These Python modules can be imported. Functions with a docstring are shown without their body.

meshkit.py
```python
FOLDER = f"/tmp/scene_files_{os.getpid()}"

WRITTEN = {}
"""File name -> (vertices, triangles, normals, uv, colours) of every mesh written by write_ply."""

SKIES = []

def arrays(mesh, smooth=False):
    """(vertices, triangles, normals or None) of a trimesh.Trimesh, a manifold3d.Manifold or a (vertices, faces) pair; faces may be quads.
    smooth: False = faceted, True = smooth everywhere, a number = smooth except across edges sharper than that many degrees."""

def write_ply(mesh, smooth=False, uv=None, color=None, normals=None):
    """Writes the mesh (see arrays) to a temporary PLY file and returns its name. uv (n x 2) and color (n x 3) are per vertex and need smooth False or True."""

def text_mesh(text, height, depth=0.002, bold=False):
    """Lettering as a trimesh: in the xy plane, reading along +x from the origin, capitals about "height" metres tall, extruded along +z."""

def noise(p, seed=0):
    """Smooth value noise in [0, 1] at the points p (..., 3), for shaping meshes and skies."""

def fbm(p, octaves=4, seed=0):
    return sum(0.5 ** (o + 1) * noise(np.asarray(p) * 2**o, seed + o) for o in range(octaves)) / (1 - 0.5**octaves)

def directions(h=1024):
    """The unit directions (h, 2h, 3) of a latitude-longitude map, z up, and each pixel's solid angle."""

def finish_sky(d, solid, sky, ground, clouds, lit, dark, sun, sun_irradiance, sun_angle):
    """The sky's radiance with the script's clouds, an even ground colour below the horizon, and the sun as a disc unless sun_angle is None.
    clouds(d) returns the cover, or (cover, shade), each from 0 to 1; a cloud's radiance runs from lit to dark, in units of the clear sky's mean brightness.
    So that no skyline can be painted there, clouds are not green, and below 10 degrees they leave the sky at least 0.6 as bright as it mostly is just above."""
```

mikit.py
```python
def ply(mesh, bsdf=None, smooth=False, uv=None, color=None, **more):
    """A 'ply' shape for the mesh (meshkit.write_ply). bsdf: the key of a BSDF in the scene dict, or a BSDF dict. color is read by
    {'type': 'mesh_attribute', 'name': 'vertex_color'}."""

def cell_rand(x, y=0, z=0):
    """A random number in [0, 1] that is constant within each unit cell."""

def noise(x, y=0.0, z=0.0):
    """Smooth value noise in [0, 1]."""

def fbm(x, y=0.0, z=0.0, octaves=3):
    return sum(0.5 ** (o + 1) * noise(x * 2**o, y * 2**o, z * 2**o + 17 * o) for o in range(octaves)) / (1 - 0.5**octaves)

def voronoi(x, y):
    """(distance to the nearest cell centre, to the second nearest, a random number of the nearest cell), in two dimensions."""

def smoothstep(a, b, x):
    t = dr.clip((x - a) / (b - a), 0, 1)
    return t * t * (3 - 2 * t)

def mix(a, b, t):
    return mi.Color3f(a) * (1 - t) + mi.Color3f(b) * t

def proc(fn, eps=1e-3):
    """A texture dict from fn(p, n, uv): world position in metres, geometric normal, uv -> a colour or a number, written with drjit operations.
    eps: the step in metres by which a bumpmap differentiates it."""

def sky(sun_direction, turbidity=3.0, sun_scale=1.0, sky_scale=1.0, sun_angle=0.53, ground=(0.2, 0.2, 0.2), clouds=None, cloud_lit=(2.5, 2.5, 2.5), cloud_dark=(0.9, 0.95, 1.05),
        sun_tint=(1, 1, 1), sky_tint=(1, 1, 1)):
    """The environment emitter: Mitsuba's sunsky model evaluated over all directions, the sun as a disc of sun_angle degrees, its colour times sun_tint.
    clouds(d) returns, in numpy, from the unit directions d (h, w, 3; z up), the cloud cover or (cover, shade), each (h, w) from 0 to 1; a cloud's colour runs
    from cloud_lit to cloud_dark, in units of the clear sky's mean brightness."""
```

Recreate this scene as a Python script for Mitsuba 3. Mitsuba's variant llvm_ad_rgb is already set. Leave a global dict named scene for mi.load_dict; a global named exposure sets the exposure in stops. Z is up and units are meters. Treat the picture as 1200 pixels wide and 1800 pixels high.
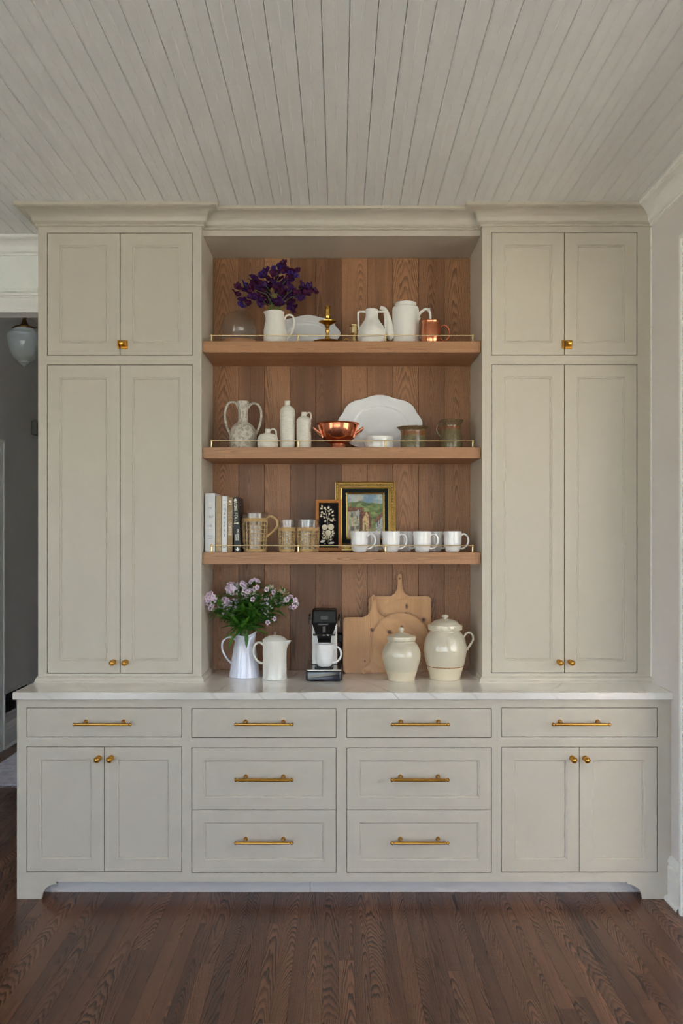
import math, random
import numpy as np
import trimesh
from shapely.geometry import Polygon, Point, box as sbox, LineString
from shapely.ops import unary_union
from shapely import affinity
import drjit as dr
import mitsuba as mi
import mikit
import meshkit
from mikit import noise, fbm, voronoi, cell_rand, smoothstep, mix

T = mi.ScalarTransform4f
scene, labels = {}, {}

# ------------------------------------------------------------------ camera, daylight, exposure
FOC = 1500.0                 # focal length in pixels of the 1200 x 1800 frame
EYE = 1.594                  # height of the lens above the floor
scene['camera'] = {
    'type': 'perspective', 'fov': math.degrees(2 * math.atan(600 / FOC)), 'fov_axis': 'x',
    'to_world': T().look_at(origin=[0, 0, EYE], target=[0, 1, EYE], up=[0, 0, 1]),
    'principal_point_offset_x': 5 / 1200, 'principal_point_offset_y': -44.5 / 1800,
    'near_clip': 0.05, 'far_clip': 100.0}
# a bright day; the sun stands behind the house and never enters, so the windows show hazy sky above a sunlit lawn and terrace
scene['sky'] = mikit.sky([0.25, 0.75, 0.62], turbidity=4.0, ground=(0.38, 0.435, 0.435), clouds=lambda d: 0.55 * np.ones(d.shape[:2]),
                         cloud_lit=(1.05, 1.05, 1.08), cloud_dark=(1.0, 1.0, 1.05))
exposure = 5.2

CEIL = 3.135                 # ceiling height
Y_BASE, Y_TALL, Y_BACK, Y_WALL = 3.762, 4.0, 4.367, 4.42   # base fronts, tall fronts, niche back, house wall
X_R = 1.465                  # right wall
X_L, Y_F = -4.0, -2.6        # left wall and the window wall behind the camera


def at(px, py, y):
    """Point of the plane at distance y that stands at this place of the photograph (authoring aid: gives metres)."""
    s = FOC / y
    return (px - 595.0) / s, EYE - (py - 944.5) / s


def lin(r, g, b):
    c = np.array([r, g, b]) / 255.0
    return [float(x) for x in np.where(c < 0.04045, c / 12.92, ((c + 0.055) / 1.055) ** 2.4)]


# ------------------------------------------------------------------ scene bookkeeping
taken = set()


def numbered(key):
    if key not in taken:
        taken.add(key)
        return key
    k = 1
    while f'{key}_{k:03d}' in taken:
        k += 1
    taken.add(f'{key}_{k:03d}')
    return f'{key}_{k:03d}'


def thing(name, label, category, group=None):
    key = numbered(name)
    labels[key] = {'label': label, 'category': category}
    if group:
        labels[key]['group'] = group
    return key


def part(parent, name, mesh, mat, smooth=False, label=None, kind=None, uv=None, color=None, tw=None):
    key = numbered(parent + '__' + name)
    scene[key] = dict(mesh) if isinstance(mesh, dict) else mikit.ply(mesh, mat, smooth=smooth, uv=uv, color=color)
    if tw is not None:
        scene[key]['to_world'] = tw
    if label or kind:
        labels[key] = {k: v for k, v in (('label', label), ('kind', kind)) if v}
    return key


def struct(name, mesh, mat, smooth=False, uv=None):
    key = numbered(name)
    scene[key] = mikit.ply(mesh, mat, smooth=smooth, uv=uv)
    labels[key] = {'kind': 'structure'}
    return key


# ------------------------------------------------------------------ mesh helpers
def cat(*ms):
    out = []
    for m in ms:
        out += list(m) if isinstance(m, (list, tuple)) else [m]
    return trimesh.util.concatenate(out)


def tm(v, f):
    return trimesh.Trimesh(np.asarray(v, float), np.asarray(f, int), process=False)


def bx(x0, x1, y0, y1, z0, z1, c=0.0):
    """Box with chamfered edges."""
    if c <= 0:
        m = trimesh.creation.box(extents=[x1 - x0, y1 - y0, z1 - z0])
        m.apply_translation([(x0 + x1) / 2, (y0 + y1) / 2, (z0 + z1) / 2])
        return m
    pts = []
    for sx, a in ((1, x0), (-1, x1)):
        for sy, b in ((1, y0), (-1, y1)):
            for sz, d in ((1, z0), (-1, z1)):
                pts += [[a, b + sy * c, d + sz * c], [a + sx * c, b, d + sz * c], [a + sx * c, b + sy * c, d]]
    return trimesh.convex.convex_hull(np.array(pts))


def lathe(profile, n=48, cx=0, cy=0, cz=0):
    """Surface of revolution about z through the (r, z) points; a point with r = 0 closes it."""
    pr = np.asarray(profile, float)
    a = np.arange(n) * 2 * np.pi / n
    v, rows = [], []
    for r, z in pr:
        if r < 1e-7:
            rows.append([len(v)] * n)
            v.append([0, 0, z])
        else:
            rows.append(list(range(len(v), len(v) + n)))
            v += [[r * math.cos(t), r * math.sin(t), z] for t in a]
    f = []
    for p, q in zip(rows[:-1], rows[1:]):
        for i in range(n):
            j = (i + 1) % n
            if p[i] != p[j]:
                f.append([p[i], p[j], q[j]])
            if q[i] != q[j]:
                f.append([p[i], q[j], q[i]])
    m = tm(v, f)
    m.apply_translation([cx, cy, cz])
    return m


def spline(pts, n=8):
    """Catmull-Rom curve through the points."""
    p = np.asarray(pts, float)
    q = np.vstack([2 * p[0] - p[1], p, 2 * p[-1] - p[-2]])
    out = []
    for i in range(1, len(q) - 2):
        a, b, c, d = q[i - 1], q[i], q[i + 1], q[i + 2]
        for t in np.arange(n) / n:
            out.append(0.5 * (2 * b + (c - a) * t + (2 * a - 5 * b + 4 * c - d) * t * t + (3 * b - a - 3 * c + d) * t ** 3))
    out.append(p[-1])
    return np.array(out)


def tube(path, r, n=10, flat=1.0, up=None):
    """Tube along a path with end caps; r a number or one per point; flat scales the section across the second axis."""
    p = np.asarray(path, float)
    r = np.broadcast_to(r, (len(p),))
    t = np.gradient(p, axis=0)
    t /= np.linalg.norm(t, axis=1, keepdims=True) + 1e-12
    u = np.array(up if up is not None else ([0, 0, 1] if abs(t[0][2]) < 0.9 else [1, 0, 0]), float)
    v, f = [], []
    a = np.arange(n) * 2 * np.pi / n
    for i in range(len(p)):
        u = u - t[i] * (u @ t[i])
        u /= np.linalg.norm(u) + 1e-12
        w = np.cross(t[i], u)
        v += [p[i] + r[i] * (math.cos(x) * u + flat * math.sin(x) * w) for x in a]
    for i in range(len(p) - 1):
        for k in range(n):
            l = (k + 1) % n
            f += [[i * n + k, i * n + l, (i + 1) * n + l], [i * n + k, (i + 1) * n + l, (i + 1) * n + k]]
    b = len(v)
    v += [p[0], p[-1]]
    for k in range(n):
        l = (k + 1) % n
        f += [[b, l, k], [b + 1, (len(p) - 1) * n + k, (len(p) - 1) * n + l]]
    return tm(v, f)


def plate(poly, y0, y1):
    """A polygon of the x-z plane, extruded from y0 to y1."""
    ms = []
    for g in getattr(poly, 'geoms', [poly]):
        m = trimesh.creation.extrude_polygon(g, y1 - y0, engine='earcut')
        v = m.vertices.copy()
        ms.append(tm(np.c_[v[:, 0], y0 + v[:, 2], v[:, 1]], m.faces[:, ::-1]))
    return cat(ms)


def slab(poly, z0, z1):
    """A polygon of the x-y plane, extruded from z0 to z1."""
    ms = []
    for g in getattr(poly, 'geoms', [poly]):
        m = trimesh.creation.extrude_polygon(g, z1 - z0, engine='earcut')
        m.apply_translation([0, 0, z0])
        ms.append(m)
    return cat(ms)


def rings(x0, x1, z0, z1, prof, fill=True):
    """Nested rectangles of the x-z plane: prof lists (inset, y). Doors, drawer fronts, picture frames."""
    v, f = [], []
    for d, y in prof:
        v += [[x0 + d, y, z0 + d], [x1 - d, y, z0 + d], [x1 - d, y, z1 - d], [x0 + d, y, z1 - d]]
    for i in range(len(prof) - 1):
        for k in range(4):
            l = (k + 1) % 4
            a, b, c, e = 4 * i + k, 4 * i + l, 4 * i + 4 + l, 4 * i + 4 + k
            f += [[a, b, c], [a, c, e]]
    n = 4 * (len(prof) - 1)
    if fill:
        f += [[n, n + 1, n + 2], [n, n + 2, n + 3], [0, 2, 1], [0, 3, 2]]
    else:
        for k in range(4):
            l = (k + 1) % 4
            f += [[n + k, n + l, l], [n + k, l, k]]
    return tm(v, f)


def moulding(path, prof):
    """Sweeps the closed section prof (out, z) along a polyline of the x-y plane with mitred corners; out is to the right of the way."""
    p = np.asarray(path, float)
    seg = np.diff(p, axis=0)
    seg /= np.linalg.norm(seg, axis=1, keepdims=True)
    nrm = np.c_[seg[:, 1], -seg[:, 0]]
    mit = [nrm[0]]
    for a, b in zip(nrm[:-1], nrm[1:]):
        m = a + b
        mit.append(m / (m @ a))
    mit.append(nrm[-1])
    pr = np.asarray(prof, float)
    k = len(pr)
    v = []
    for q, m in zip(p, mit):
        v += [[q[0] + m[0] * o, q[1] + m[1] * o, z] for o, z in pr]
    f = []
    for i in range(len(p) - 1):
        for a in range(k):
            b = (a + 1) % k
            f += [[i * k + a, i * k + b, (i + 1) * k + b], [i * k + a, (i + 1) * k + b, (i + 1) * k + a]]
    _, tri = trimesh.creation.triangulate_polygon(Polygon(pr), engine='earcut')
    if len(_) == k:
        tree = {tuple(np.round(x, 7)): i for i, x in enumerate(pr)}
        idx = np.array([tree[tuple(np.round(x, 7))] for x in _])
        tri = idx[tri]
        f += tri.tolist() + (tri[:, ::-1] + (len(p) - 1) * k).tolist()
    m = tm(v, f)
    m.fix_normals()
    return m


def rot(m, axis, deg, about=(0, 0, 0)):
    m = m.copy()
    m.apply_transform(trimesh.transformations.rotation_matrix(math.radians(deg), axis, about))
    return m


def mov(m, x=0, y=0, z=0):
    m = m.copy()
    m.apply_translation([x, y, z])
    return m


def sphere(r, x=0, y=0, z=0, sub=2):
    m = trimesh.creation.icosphere(subdivisions=sub, radius=r)
    m.apply_translation([x, y, z])
    return m


# ------------------------------------------------------------------ materials
def two(b):
    return {'type': 'twosided', 'bsdf': b}


def paint(rgb, rough=0.45, spec=0.4, **k):
    return two({'type': 'principled', 'base_color': {'type': 'rgb', 'value': list(rgb)}, 'roughness': rough, 'specular': spec, **k})


def metal(rgb, rough):
    return two({'type': 'principled', 'base_color': {'type': 'rgb', 'value': list(rgb)}, 'roughness': rough, 'metallic': 1.0, 'specular': 0.5})


def tex(fn, rough=0.45, spec=0.4, **k):
    return two({'type': 'principled', 'base_color': mikit.proc(fn), 'roughness': rough, 'specular': spec, **k})


def wood(dark, light, line, freq=1.0, arch=1.0, var=0.25, contrast=0.7, wide=0.5):
    """Plain-sawn board: growth rings about an axis that runs along the board and wanders; uv = (metres across + number of the board, metres along)."""
    def fn(p, n, uv):
        i = dr.floor(uv.x)
        x, y = uv.x - i - 0.5, uv.y
        r1, r2, r3, r4, r5 = (cell_rand(i, k, 5) for k in (1, 2, 3, 4, 6))
        o = i * 3.71
        w = noise(x * 15 + o, y * 2.3 + o, 2.0) - 0.5
        w2 = noise(x * 46 + o, y * 7 + o, 7.0) - 0.5
        cx = x + (r1 - 0.5) * wide * 0.13 + (noise(y * 0.9 + o, o) - 0.5) * 0.03 + 0.012 * w
        d = (r2 - 0.5) * 0.04 + (y - 2.6 * r3) * (0.03 + 0.09 * r4) * arch + (noise(y * 1.7 + o, o + 9) - 0.5) * 0.06 * arch + 0.016 * w
        r = dr.sqrt(cx * cx + 0.35 * d * d + 3e-5)
        w3 = noise(x * 130 + o, y * 13 + o, 5.0) - 0.5
        t = r * 165 * freq + (0.55 * w2 + 0.35 * w3) * (0.6 + 0.4 * freq) + 6 * r2
        k = dr.floor(t)
        fr = t - k
        strength = 0.4 + 0.6 * cell_rand(k, i, 3)
        ln = smoothstep(0.22, 0.86, fr) * (1 - smoothstep(0.90, 1.0, fr)) * strength
        fib = fbm(x * 420 + o, y * 8 + o, 1.0, 2) - 0.5
        po = smoothstep(0.60, 0.80, noise(x * 820 + o, y * 26, 4.0)) * (0.3 + 0.7 * ln)
        body = mix(dark, light, dr.clip(0.5 + (r5 - 0.5) * 4 * var + (fbm(x * 24 + o, y * 1.8 + o, 1.0) - 0.5) * 0.8 + fib * 0.5, 0, 1))
        return mix(body, line, dr.clip(ln * contrast + po * 0.4 * contrast + fib * 0.15, 0, 0.95))
    return fn


M = {}


def mat(name, bsdf):
    scene['mat_' + name] = bsdf
    M[name] = 'mat_' + name
    return 'mat_' + name


mat('cabinet', paint(lin(188, 180, 166), 0.38, 0.4))
mat('wall', paint(lin(218, 213, 210), 0.6, 0.3))
mat('frieze', paint(lin(236, 238, 234), 0.5, 0.3))
mat('trim', paint(lin(234, 234, 230), 0.38, 0.4))
mat('ceiling', paint(lin(227, 227, 226), 0.5, 0.3))
mat('hall', paint(lin(206, 203, 198), 0.6, 0.3))
mat('dark', paint(lin(24, 22, 22), 0.35, 0.5))
mat('kick', paint(lin(186, 182, 180), 0.4, 0.4))
mat('floor', tex(wood(lin(78, 48, 35), lin(128, 87, 63), lin(31, 17, 12), 2.3, 0.95, 0.15, 1.0, 1.0), 0.27, 0.42))
mat('oak', tex(wood(lin(114, 78, 54), lin(164, 118, 84), lin(74, 48, 34), 1.9, 0.9, 0.42, 0.60, 1.0), 0.42, 0.35))
mat('oak_shelf', tex(wood(lin(156, 112, 80), lin(180, 134, 98), lin(112, 76, 52), 2.6, 0.22, 0.2, 0.55, 0.5), 0.42, 0.35))
mat('brass', metal(lin(205, 155, 72), 0.16))
mat('brass_satin', metal(lin(198, 148, 68), 0.24))
mat('brass_pale', metal(lin(240, 222, 172), 0.22))
mat('bronze', metal(lin(112, 82, 44), 0.35))
mat('copper', metal(lin(222, 140, 104), 0.17))


def quartz(p, n, uv):
    a = fbm(p.x * 2.2 + 3, p.y * 2.2 + 1, p.z * 2.2, 3)
    q = p.x * 0.75 + p.y * 0.5 + p.z * 0.55 + (a - 0.5) * 0.16
    v1 = dr.abs(q * 2.9 - dr.floor(q * 2.9) - 0.5)
    m1 = smoothstep(0.014, 0.0, v1) * smoothstep(0.42, 0.66, noise(p.x * 3 + 8, p.y * 3, p.z * 6))
    q2 = p.x * 0.85 - p.y * 0.25 + p.z * 0.75 + (fbm(p.x * 5, p.y * 5 + 4, p.z * 5, 3) - 0.5) * 0.12
    v2 = dr.abs(q2 * 6.3 - dr.floor(q2 * 6.3) - 0.5)
    m2 = smoothstep(0.07, 0.0, v2) * smoothstep(0.45, 0.75, noise(p.x * 4 + 2, p.y * 4 + 7, p.z * 7))
    c = mix(lin(222, 219, 214), lin(205, 201, 195), smoothstep(0.35, 0.7, fbm(p.x * 3, p.y * 3, p.z * 3 + 5, 3)))
    return mix(mix(c, lin(172, 166, 158), m2 * 0.45), lin(132, 126, 120), m1 * 0.5)


mat('quartz', tex(quartz, 0.035, 0.9))

# ------------------------------------------------------------------ the shell of the room
rng = random.Random(7)


def board_mesh(x0, x1, y0, y1, ztop, th, num, along='y', c=0.0008):
    m = bx(x0, x1, y0, y1, ztop - th, ztop, c)
    v = np.asarray(m.vertices)
    uv = np.c_[v[:, 0] - (x0 + x1) / 2 + num + 0.5, v[:, 1]]
    return m, uv


def floor_far(p, n, uv):
    i = dr.floor(p.x / 0.0572)
    c = mix(lin(76, 50, 38), lin(104, 72, 54), cell_rand(i, dr.floor(p.y / 0.9 + cell_rand(i, 3) * 5), 1))
    return mix(c, lin(50, 32, 26), 0.6 * smoothstep(0.5, 0.8, noise(p.x * 200, p.y * 4)))


mat('floor_far', tex(floor_far, 0.27, 0.42))
struct('floor', bx(X_L - 0.2, X_R + 0.2, Y_F - 0.2, 9.4, -0.10, -0.004), M['floor_far'])
W = 0.0572
num = 0
k0 = -46
while k0 * W < X_R - 0.002:
    xa, xb = k0 * W, min((k0 + 1) * W, X_R)
    y_end = 7.7 if xb < -1.35 else 3.86
    y = 2.25 - rng.random() * 0.9
    while y < y_end:
        ln = rng.uniform(0.45, 1.7)
        ye = min(y + ln, y_end)
        if y_end - ye < 0.25:
            ye = y_end
        m, uv = board_mesh(xa + 0.0002, xb - 0.0002, max(y, 1.9) + 0.0003, ye - 0.0003, 0.0, 0.0039, num)
        part('floor', 'plank', m, M['floor'], uv=uv)
        num += 1
        y = ye
    k0 += 1

# ceiling: beaded boards running away from the camera
struct('ceiling', bx(X_L - 0.2, X_R + 0.2, Y_F - 0.2, Y_WALL + 0.1, CEIL + 0.012, CEIL + 0.1), M['ceiling'])
CW = 0.0832


def bead_profile():
    w = CW
    return [(0.0003, 0.012), (0.0003, 0.0090), (0.0008, 0.0080), (0.0014, 0.0006), (0.0032, 0.0), (0.0058, 0.0002), (0.0066, 0.0012), (0.0076, 0.0),
            (w / 2 - 0.0044, 0.0), (w / 2 - 0.0034, 0.0011), (w / 2 - 0.0024, 0.0002), (w / 2, 0.0), (w / 2 + 0.0024, 0.0002), (w / 2 + 0.0034, 0.0011),
            (w / 2 + 0.0044, 0.0), (w - 0.0010, 0.0), (w - 0.0005, 0.0060), (w - 0.0003, 0.0090), (w - 0.0003, 0.012)]


cb = mikit.ply(plate(Polygon(bead_profile()), Y_F - 0.1, Y_WALL), M['ceiling'])
for k in range(-56, 18):
    xa = 0.0326 + k * CW
    if xa > X_R - 0.02:
        break
    part('ceiling', 'board', cb, None, tw=T().translate([xa, 0, CEIL]))

# back wall with the hall opening, its casing, header and crown
OP_T, OP_R, OP_L = 2.754, -1.30, -2.40    # opening: head height, right and left jamb (behind the tall cabinet)
Y_HALL = 4.506
back = sbox(X_L - 0.1, 0, X_R + 0.1, CEIL + 0.05).difference(sbox(OP_L, -0.1, OP_R, OP_T))
struct('wall_back', plate(back, Y_WALL, Y_HALL), M['frieze'])
CROWN = [(0.0, 0.0), (0.010, 0.0), (0.013, 0.004), (0.013, 0.008), (0.010, 0.012), (0.016, 0.015), (0.021, 0.021), (0.022, 0.024)]
CROWN += [(0.022 + 0.056 * (1 - math.cos(t)), 0.024 + 0.050 * math.sin(t)) for t in np.linspace(0.12, math.pi / 2, 9)]
CROWN += [(0.079, 0.076), (0.085, 0.077), (0.085, 0.0915), (0.0, 0.0915)]
CROWN = [(o, z * 0.93) for o, z in CROWN]


def crown(path, z0=CEIL - 0.0851, prof=CROWN):
    return moulding(path, [(o, z0 + z) for o, z in prof])


struct('trim_1', crown([(X_L, Y_WALL), (-1.42, Y_WALL)]), M['trim'], smooth=25)
CASING = [(0, 0), (0.018, 0), (0.020, 0.004), (0.020, 0.075), (0.024, 0.079), (0.024, 0.083), (0.030, 0.087), (0.030, 0.094), (0.026, 0.099), (0.036, 0.104), (0.036, 0.116), (0, 0.116)]
struct('trim_2', moulding([(X_L, Y_WALL), (-1.35, Y_WALL)], [(o, OP_T + z) for o, z in CASING]), M['trim'], smooth=20)
struct('trim_3', bx(OP_L - 0.10, OP_L, Y_WALL - 0.02, Y_WALL, 0, OP_T, 0.002), M['trim'])
# hall behind the opening
HX = -2.53
struct('wall_hall_left', bx(HX - 0.1, HX, Y_HALL, 9.2, 0, 3.5), M['hall'])
struct('wall_hall_right', bx(OP_R + 0.02, OP_R + 0.1, Y_HALL, 9.2, 0, 3.5), M['hall'])
struct('wall_hall_end', bx(HX, OP_R, 9.1, 9.2, 0, 3.5), M['hall'])
struct('ceiling_hall', bx(HX - 0.1, OP_R + 0.1, Y_HALL, 9.2, 3.4, 3.5), M['hall'])
BASEB = [(0, 0), (0.016, 0), (0.016, 0.135), (0.012, 0.140), (0.012, 0.150), (0.016, 0.155), (0.010, 0.172), (0.004, 0.178), (0, 0.178)]
SHOE = [(0, 0), (0.017, 0), (0.015, 0.010), (0.009, 0.017), (0, 0.019)]
struct('baseboard_hall', cat(moulding([(HX, 6.40), (HX, 9.1)], BASEB), moulding([(HX + 0.016, 6.40), (HX + 0.016, 9.1)], SHOE)), M['trim'], smooth=20)
# hall door with its casing, at the edge of the frame
dcase = plate(sbox(5.31, 0, 6.40, 2.32).difference(sbox(5.41, -0.1, 6.30, 2.22)), 0, 0.022)
dcase = tm(np.c_[HX + np.asarray(dcase.vertices)[:, 1], np.asarray(dcase.vertices)[:, 0], np.asarray(dcase.vertices)[:, 2]], dcase.faces)
struct('trim_4', cat(dcase, bx(HX + 0.020, HX + 0.030, 6.38, 6.405, 0, 2.325, 0.003), bx(HX + 0.020, HX + 0.030, 5.30, 6.405, 2.30, 2.325, 0.003)), M['trim'])
struct('door_1', bx(HX + 0.001, HX + 0.008, 5.41, 6.30, 0.01, 2.22, 0.002), M['trim'])

# right wall: plain, with a tall cased opening to a bright room
RO0, RO1, RO_T = 1.55, 3.512, 2.77
rw = sbox(Y_F - 0.1, 0, Y_WALL + 0.05, CEIL + 0.05).difference(sbox(RO0, -0.1, RO1, RO_T))


def side(poly, x0, x1):
    m = plate(poly, x0, x1)
    v = np.asarray(m.vertices)
    return tm(np.c_[v[:, 1], v[:, 0], v[:, 2]], m.faces[:, ::-1])


struct('wall_right', side(rw, X_R, X_R + 0.13), M['wall'])
struct('trim_5', crown([(X_R, Y_TALL), (X_R, Y_F)]), M['trim'], smooth=25)
cas = sbox(RO0 - 0.098, 0, RO1 + 0.098, RO_T + 0.098).difference(sbox(RO0, -0.1, RO1, RO_T))
struct('trim_6', cat(side(cas, X_R - 0.020, X_R), side(sbox(RO1 + 0.080, 0, RO1 + 0.098, RO_T + 0.098), X_R - 0.027, X_R - 0.02),
                     side(sbox(RO0 - 0.098, RO_T + 0.080, RO1 + 0.098, RO_T + 0.098), X_R - 0.027, X_R - 0.02)), M['trim'])
BB2 = [(o, z * 1.07) for o, z in BASEB]
struct('baseboard_right', cat(moulding([(X_R, Y_BASE), (X_R, RO1 + 0.098)], BB2), moulding([(X_R - 0.016, Y_BASE), (X_R - 0.016, RO1 + 0.110)], SHOE)), M['trim'], smooth=20)
struct('trim_7', bx(1.4608, X_R, Y_TALL - 0.004, Y_TALL + 0.01, 0.915, CEIL - 0.09), M['trim'])

# the far parts of the room, outside the frame: left wall with two added windows, and the window wall whose daylight the photograph shows
WINS = [(-3.45, -2.35), (-2.15, -1.15), (-1.0, 0.0), (0.15, 1.15)]
W0, W1 = 0.5, 2.5


def sash(a, b, z0, z1):
    """Window frame with its bars, in the plane of its wall."""
    g = sbox(a, z0, b, z1).difference(sbox(a + 0.05, z0 + 0.05, b - 0.05, z1 - 0.05))
    nb = max(2, round((b - a) / 0.4))
    bars = [sbox(a, (z0 + z1) / 2 - 0.03, b, (z0 + z1) / 2 + 0.03)]
    bars += [sbox(a + (b - a) * j / nb - 0.012, z0, a + (b - a) * j / nb + 0.012, z1) for j in range(1, nb)]
    bars += [sbox(a, z0 + (z1 - z0) * j / 4 - 0.012, b, z0 + (z1 - z0) * j / 4 + 0.012) for j in (1, 3)]
    return unary_union([g] + bars)


fw = sbox(X_L - 0.1, 0, X_R + 0.1, CEIL + 0.05)
for a, b in WINS:
    fw = fw.difference(sbox(a, W0, b, W1))
struct('wall_front', plate(fw, Y_F - 0.12, Y_F), M['wall'])
for q, (a, b) in enumerate(WINS):
    struct(f'window_{q + 1}', plate(sash(a, b, W0, W1), Y_F - 0.08, Y_F - 0.03), M['trim'])
ADDED_WINS = [(-1.8, -0.6), (-0.4, 0.8)]  # unseen left-wall windows, added to bring more daylight onto the ceiling
lw = sbox(Y_F - 0.1, 0, Y_WALL, CEIL + 0.05)
for a, b in ADDED_WINS:
    lw = lw.difference(sbox(a, W0, b, W1))
struct('wall_left', side(lw, X_L - 0.12, X_L), M['wall'])
for q, (a, b) in enumerate(ADDED_WINS):
    struct(f'window_{q + 11}', side(sash(a, b, W0, W1), X_L - 0.08, X_L - 0.03), M['trim'])
# the bright room beyond the right opening, with a wide window in its far wall
XA, YA0, YA1 = 3.5, -3.0, 4.2
SW = [(-2.8, -1.6), (-1.4, -0.35), (-0.2, 0.85), (1.0, 2.05)]
aw = sbox(YA0 - 0.1, 0, YA1 + 0.1, CEIL + 0.05)
SW0, SW1 = 0.75, 2.97
for a, b in SW:
    aw = aw.difference(sbox(a, SW0, b, SW1))
struct('wall_sunroom_right', side(aw, XA, XA + 0.12), M['wall'])
struct('wall_sunroom_back', bx(X_R + 0.13, XA, YA1, YA1 + 0.1, 0, CEIL), M['wall'])
struct('wall_sunroom_front', plate(sbox(X_R + 0.13, 0, XA, CEIL).difference(sbox(1.75, SW0, 3.35, SW1)), YA0 - 0.1, YA0), M['wall'])
struct('window_10', plate(sash(1.75, 3.35, SW0, SW1), YA0 - 0.08, YA0 - 0.03), M['trim'])
struct('ceiling_sunroom', bx(X_R + 0.11, XA + 0.1, YA0 - 0.1, YA1 + 0.1, CEIL, CEIL + 0.1), M['ceiling'])
struct('floor_sunroom', bx(X_R + 0.2, XA + 0.1, YA0 - 0.1, YA1 + 0.1, -0.1, -0.004), M['floor_far'])
for q, (a, b) in enumerate(SW):
    struct(f'window_{q + 5}', side(sash(a, b, SW0, SW1), XA + 0.03, XA + 0.08), M['trim'])

# ------------------------------------------------------------------ cabinets
GAP = 0.0026
CAB = M['cabinet']


def door_mesh(x0, x1, z0, z1, yf, st=0.058, deep=0.0085):
    e = 0.0012
    arc = [(st + 0.0012 + 0.0085 * math.sin(t), yf + 0.0012 + (deep - 0.0022) * (1 - math.cos(t))) for t in np.linspace(0, math.pi / 2, 6)]
    return rings(x0, x1, z0, z1, [(0, yf + 0.02), (0, yf + e), (e, yf), (st, yf), (st + 0.0002, yf + 0.0012)] + arc + [(st + 0.0118, yf + deep - 0.0010), (st + 0.0122, yf + deep)])


def tall_door(x0, x1, z0, z1, yf, st=0.056):
    e = 0.0012
    return rings(x0, x1, z0, z1, [(0, yf + 0.02), (0, yf + e), (e, yf), (st, yf), (st + 0.0012, yf + 0.0020), (st + 0.0035, yf + 0.0010), (st + 0.0068, yf + 0.0012), (st + 0.0080, yf + 0.0032),
                                  (st + 0.0100, yf + 0.0042), (st + 0.0112, yf + 0.0060)])


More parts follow.
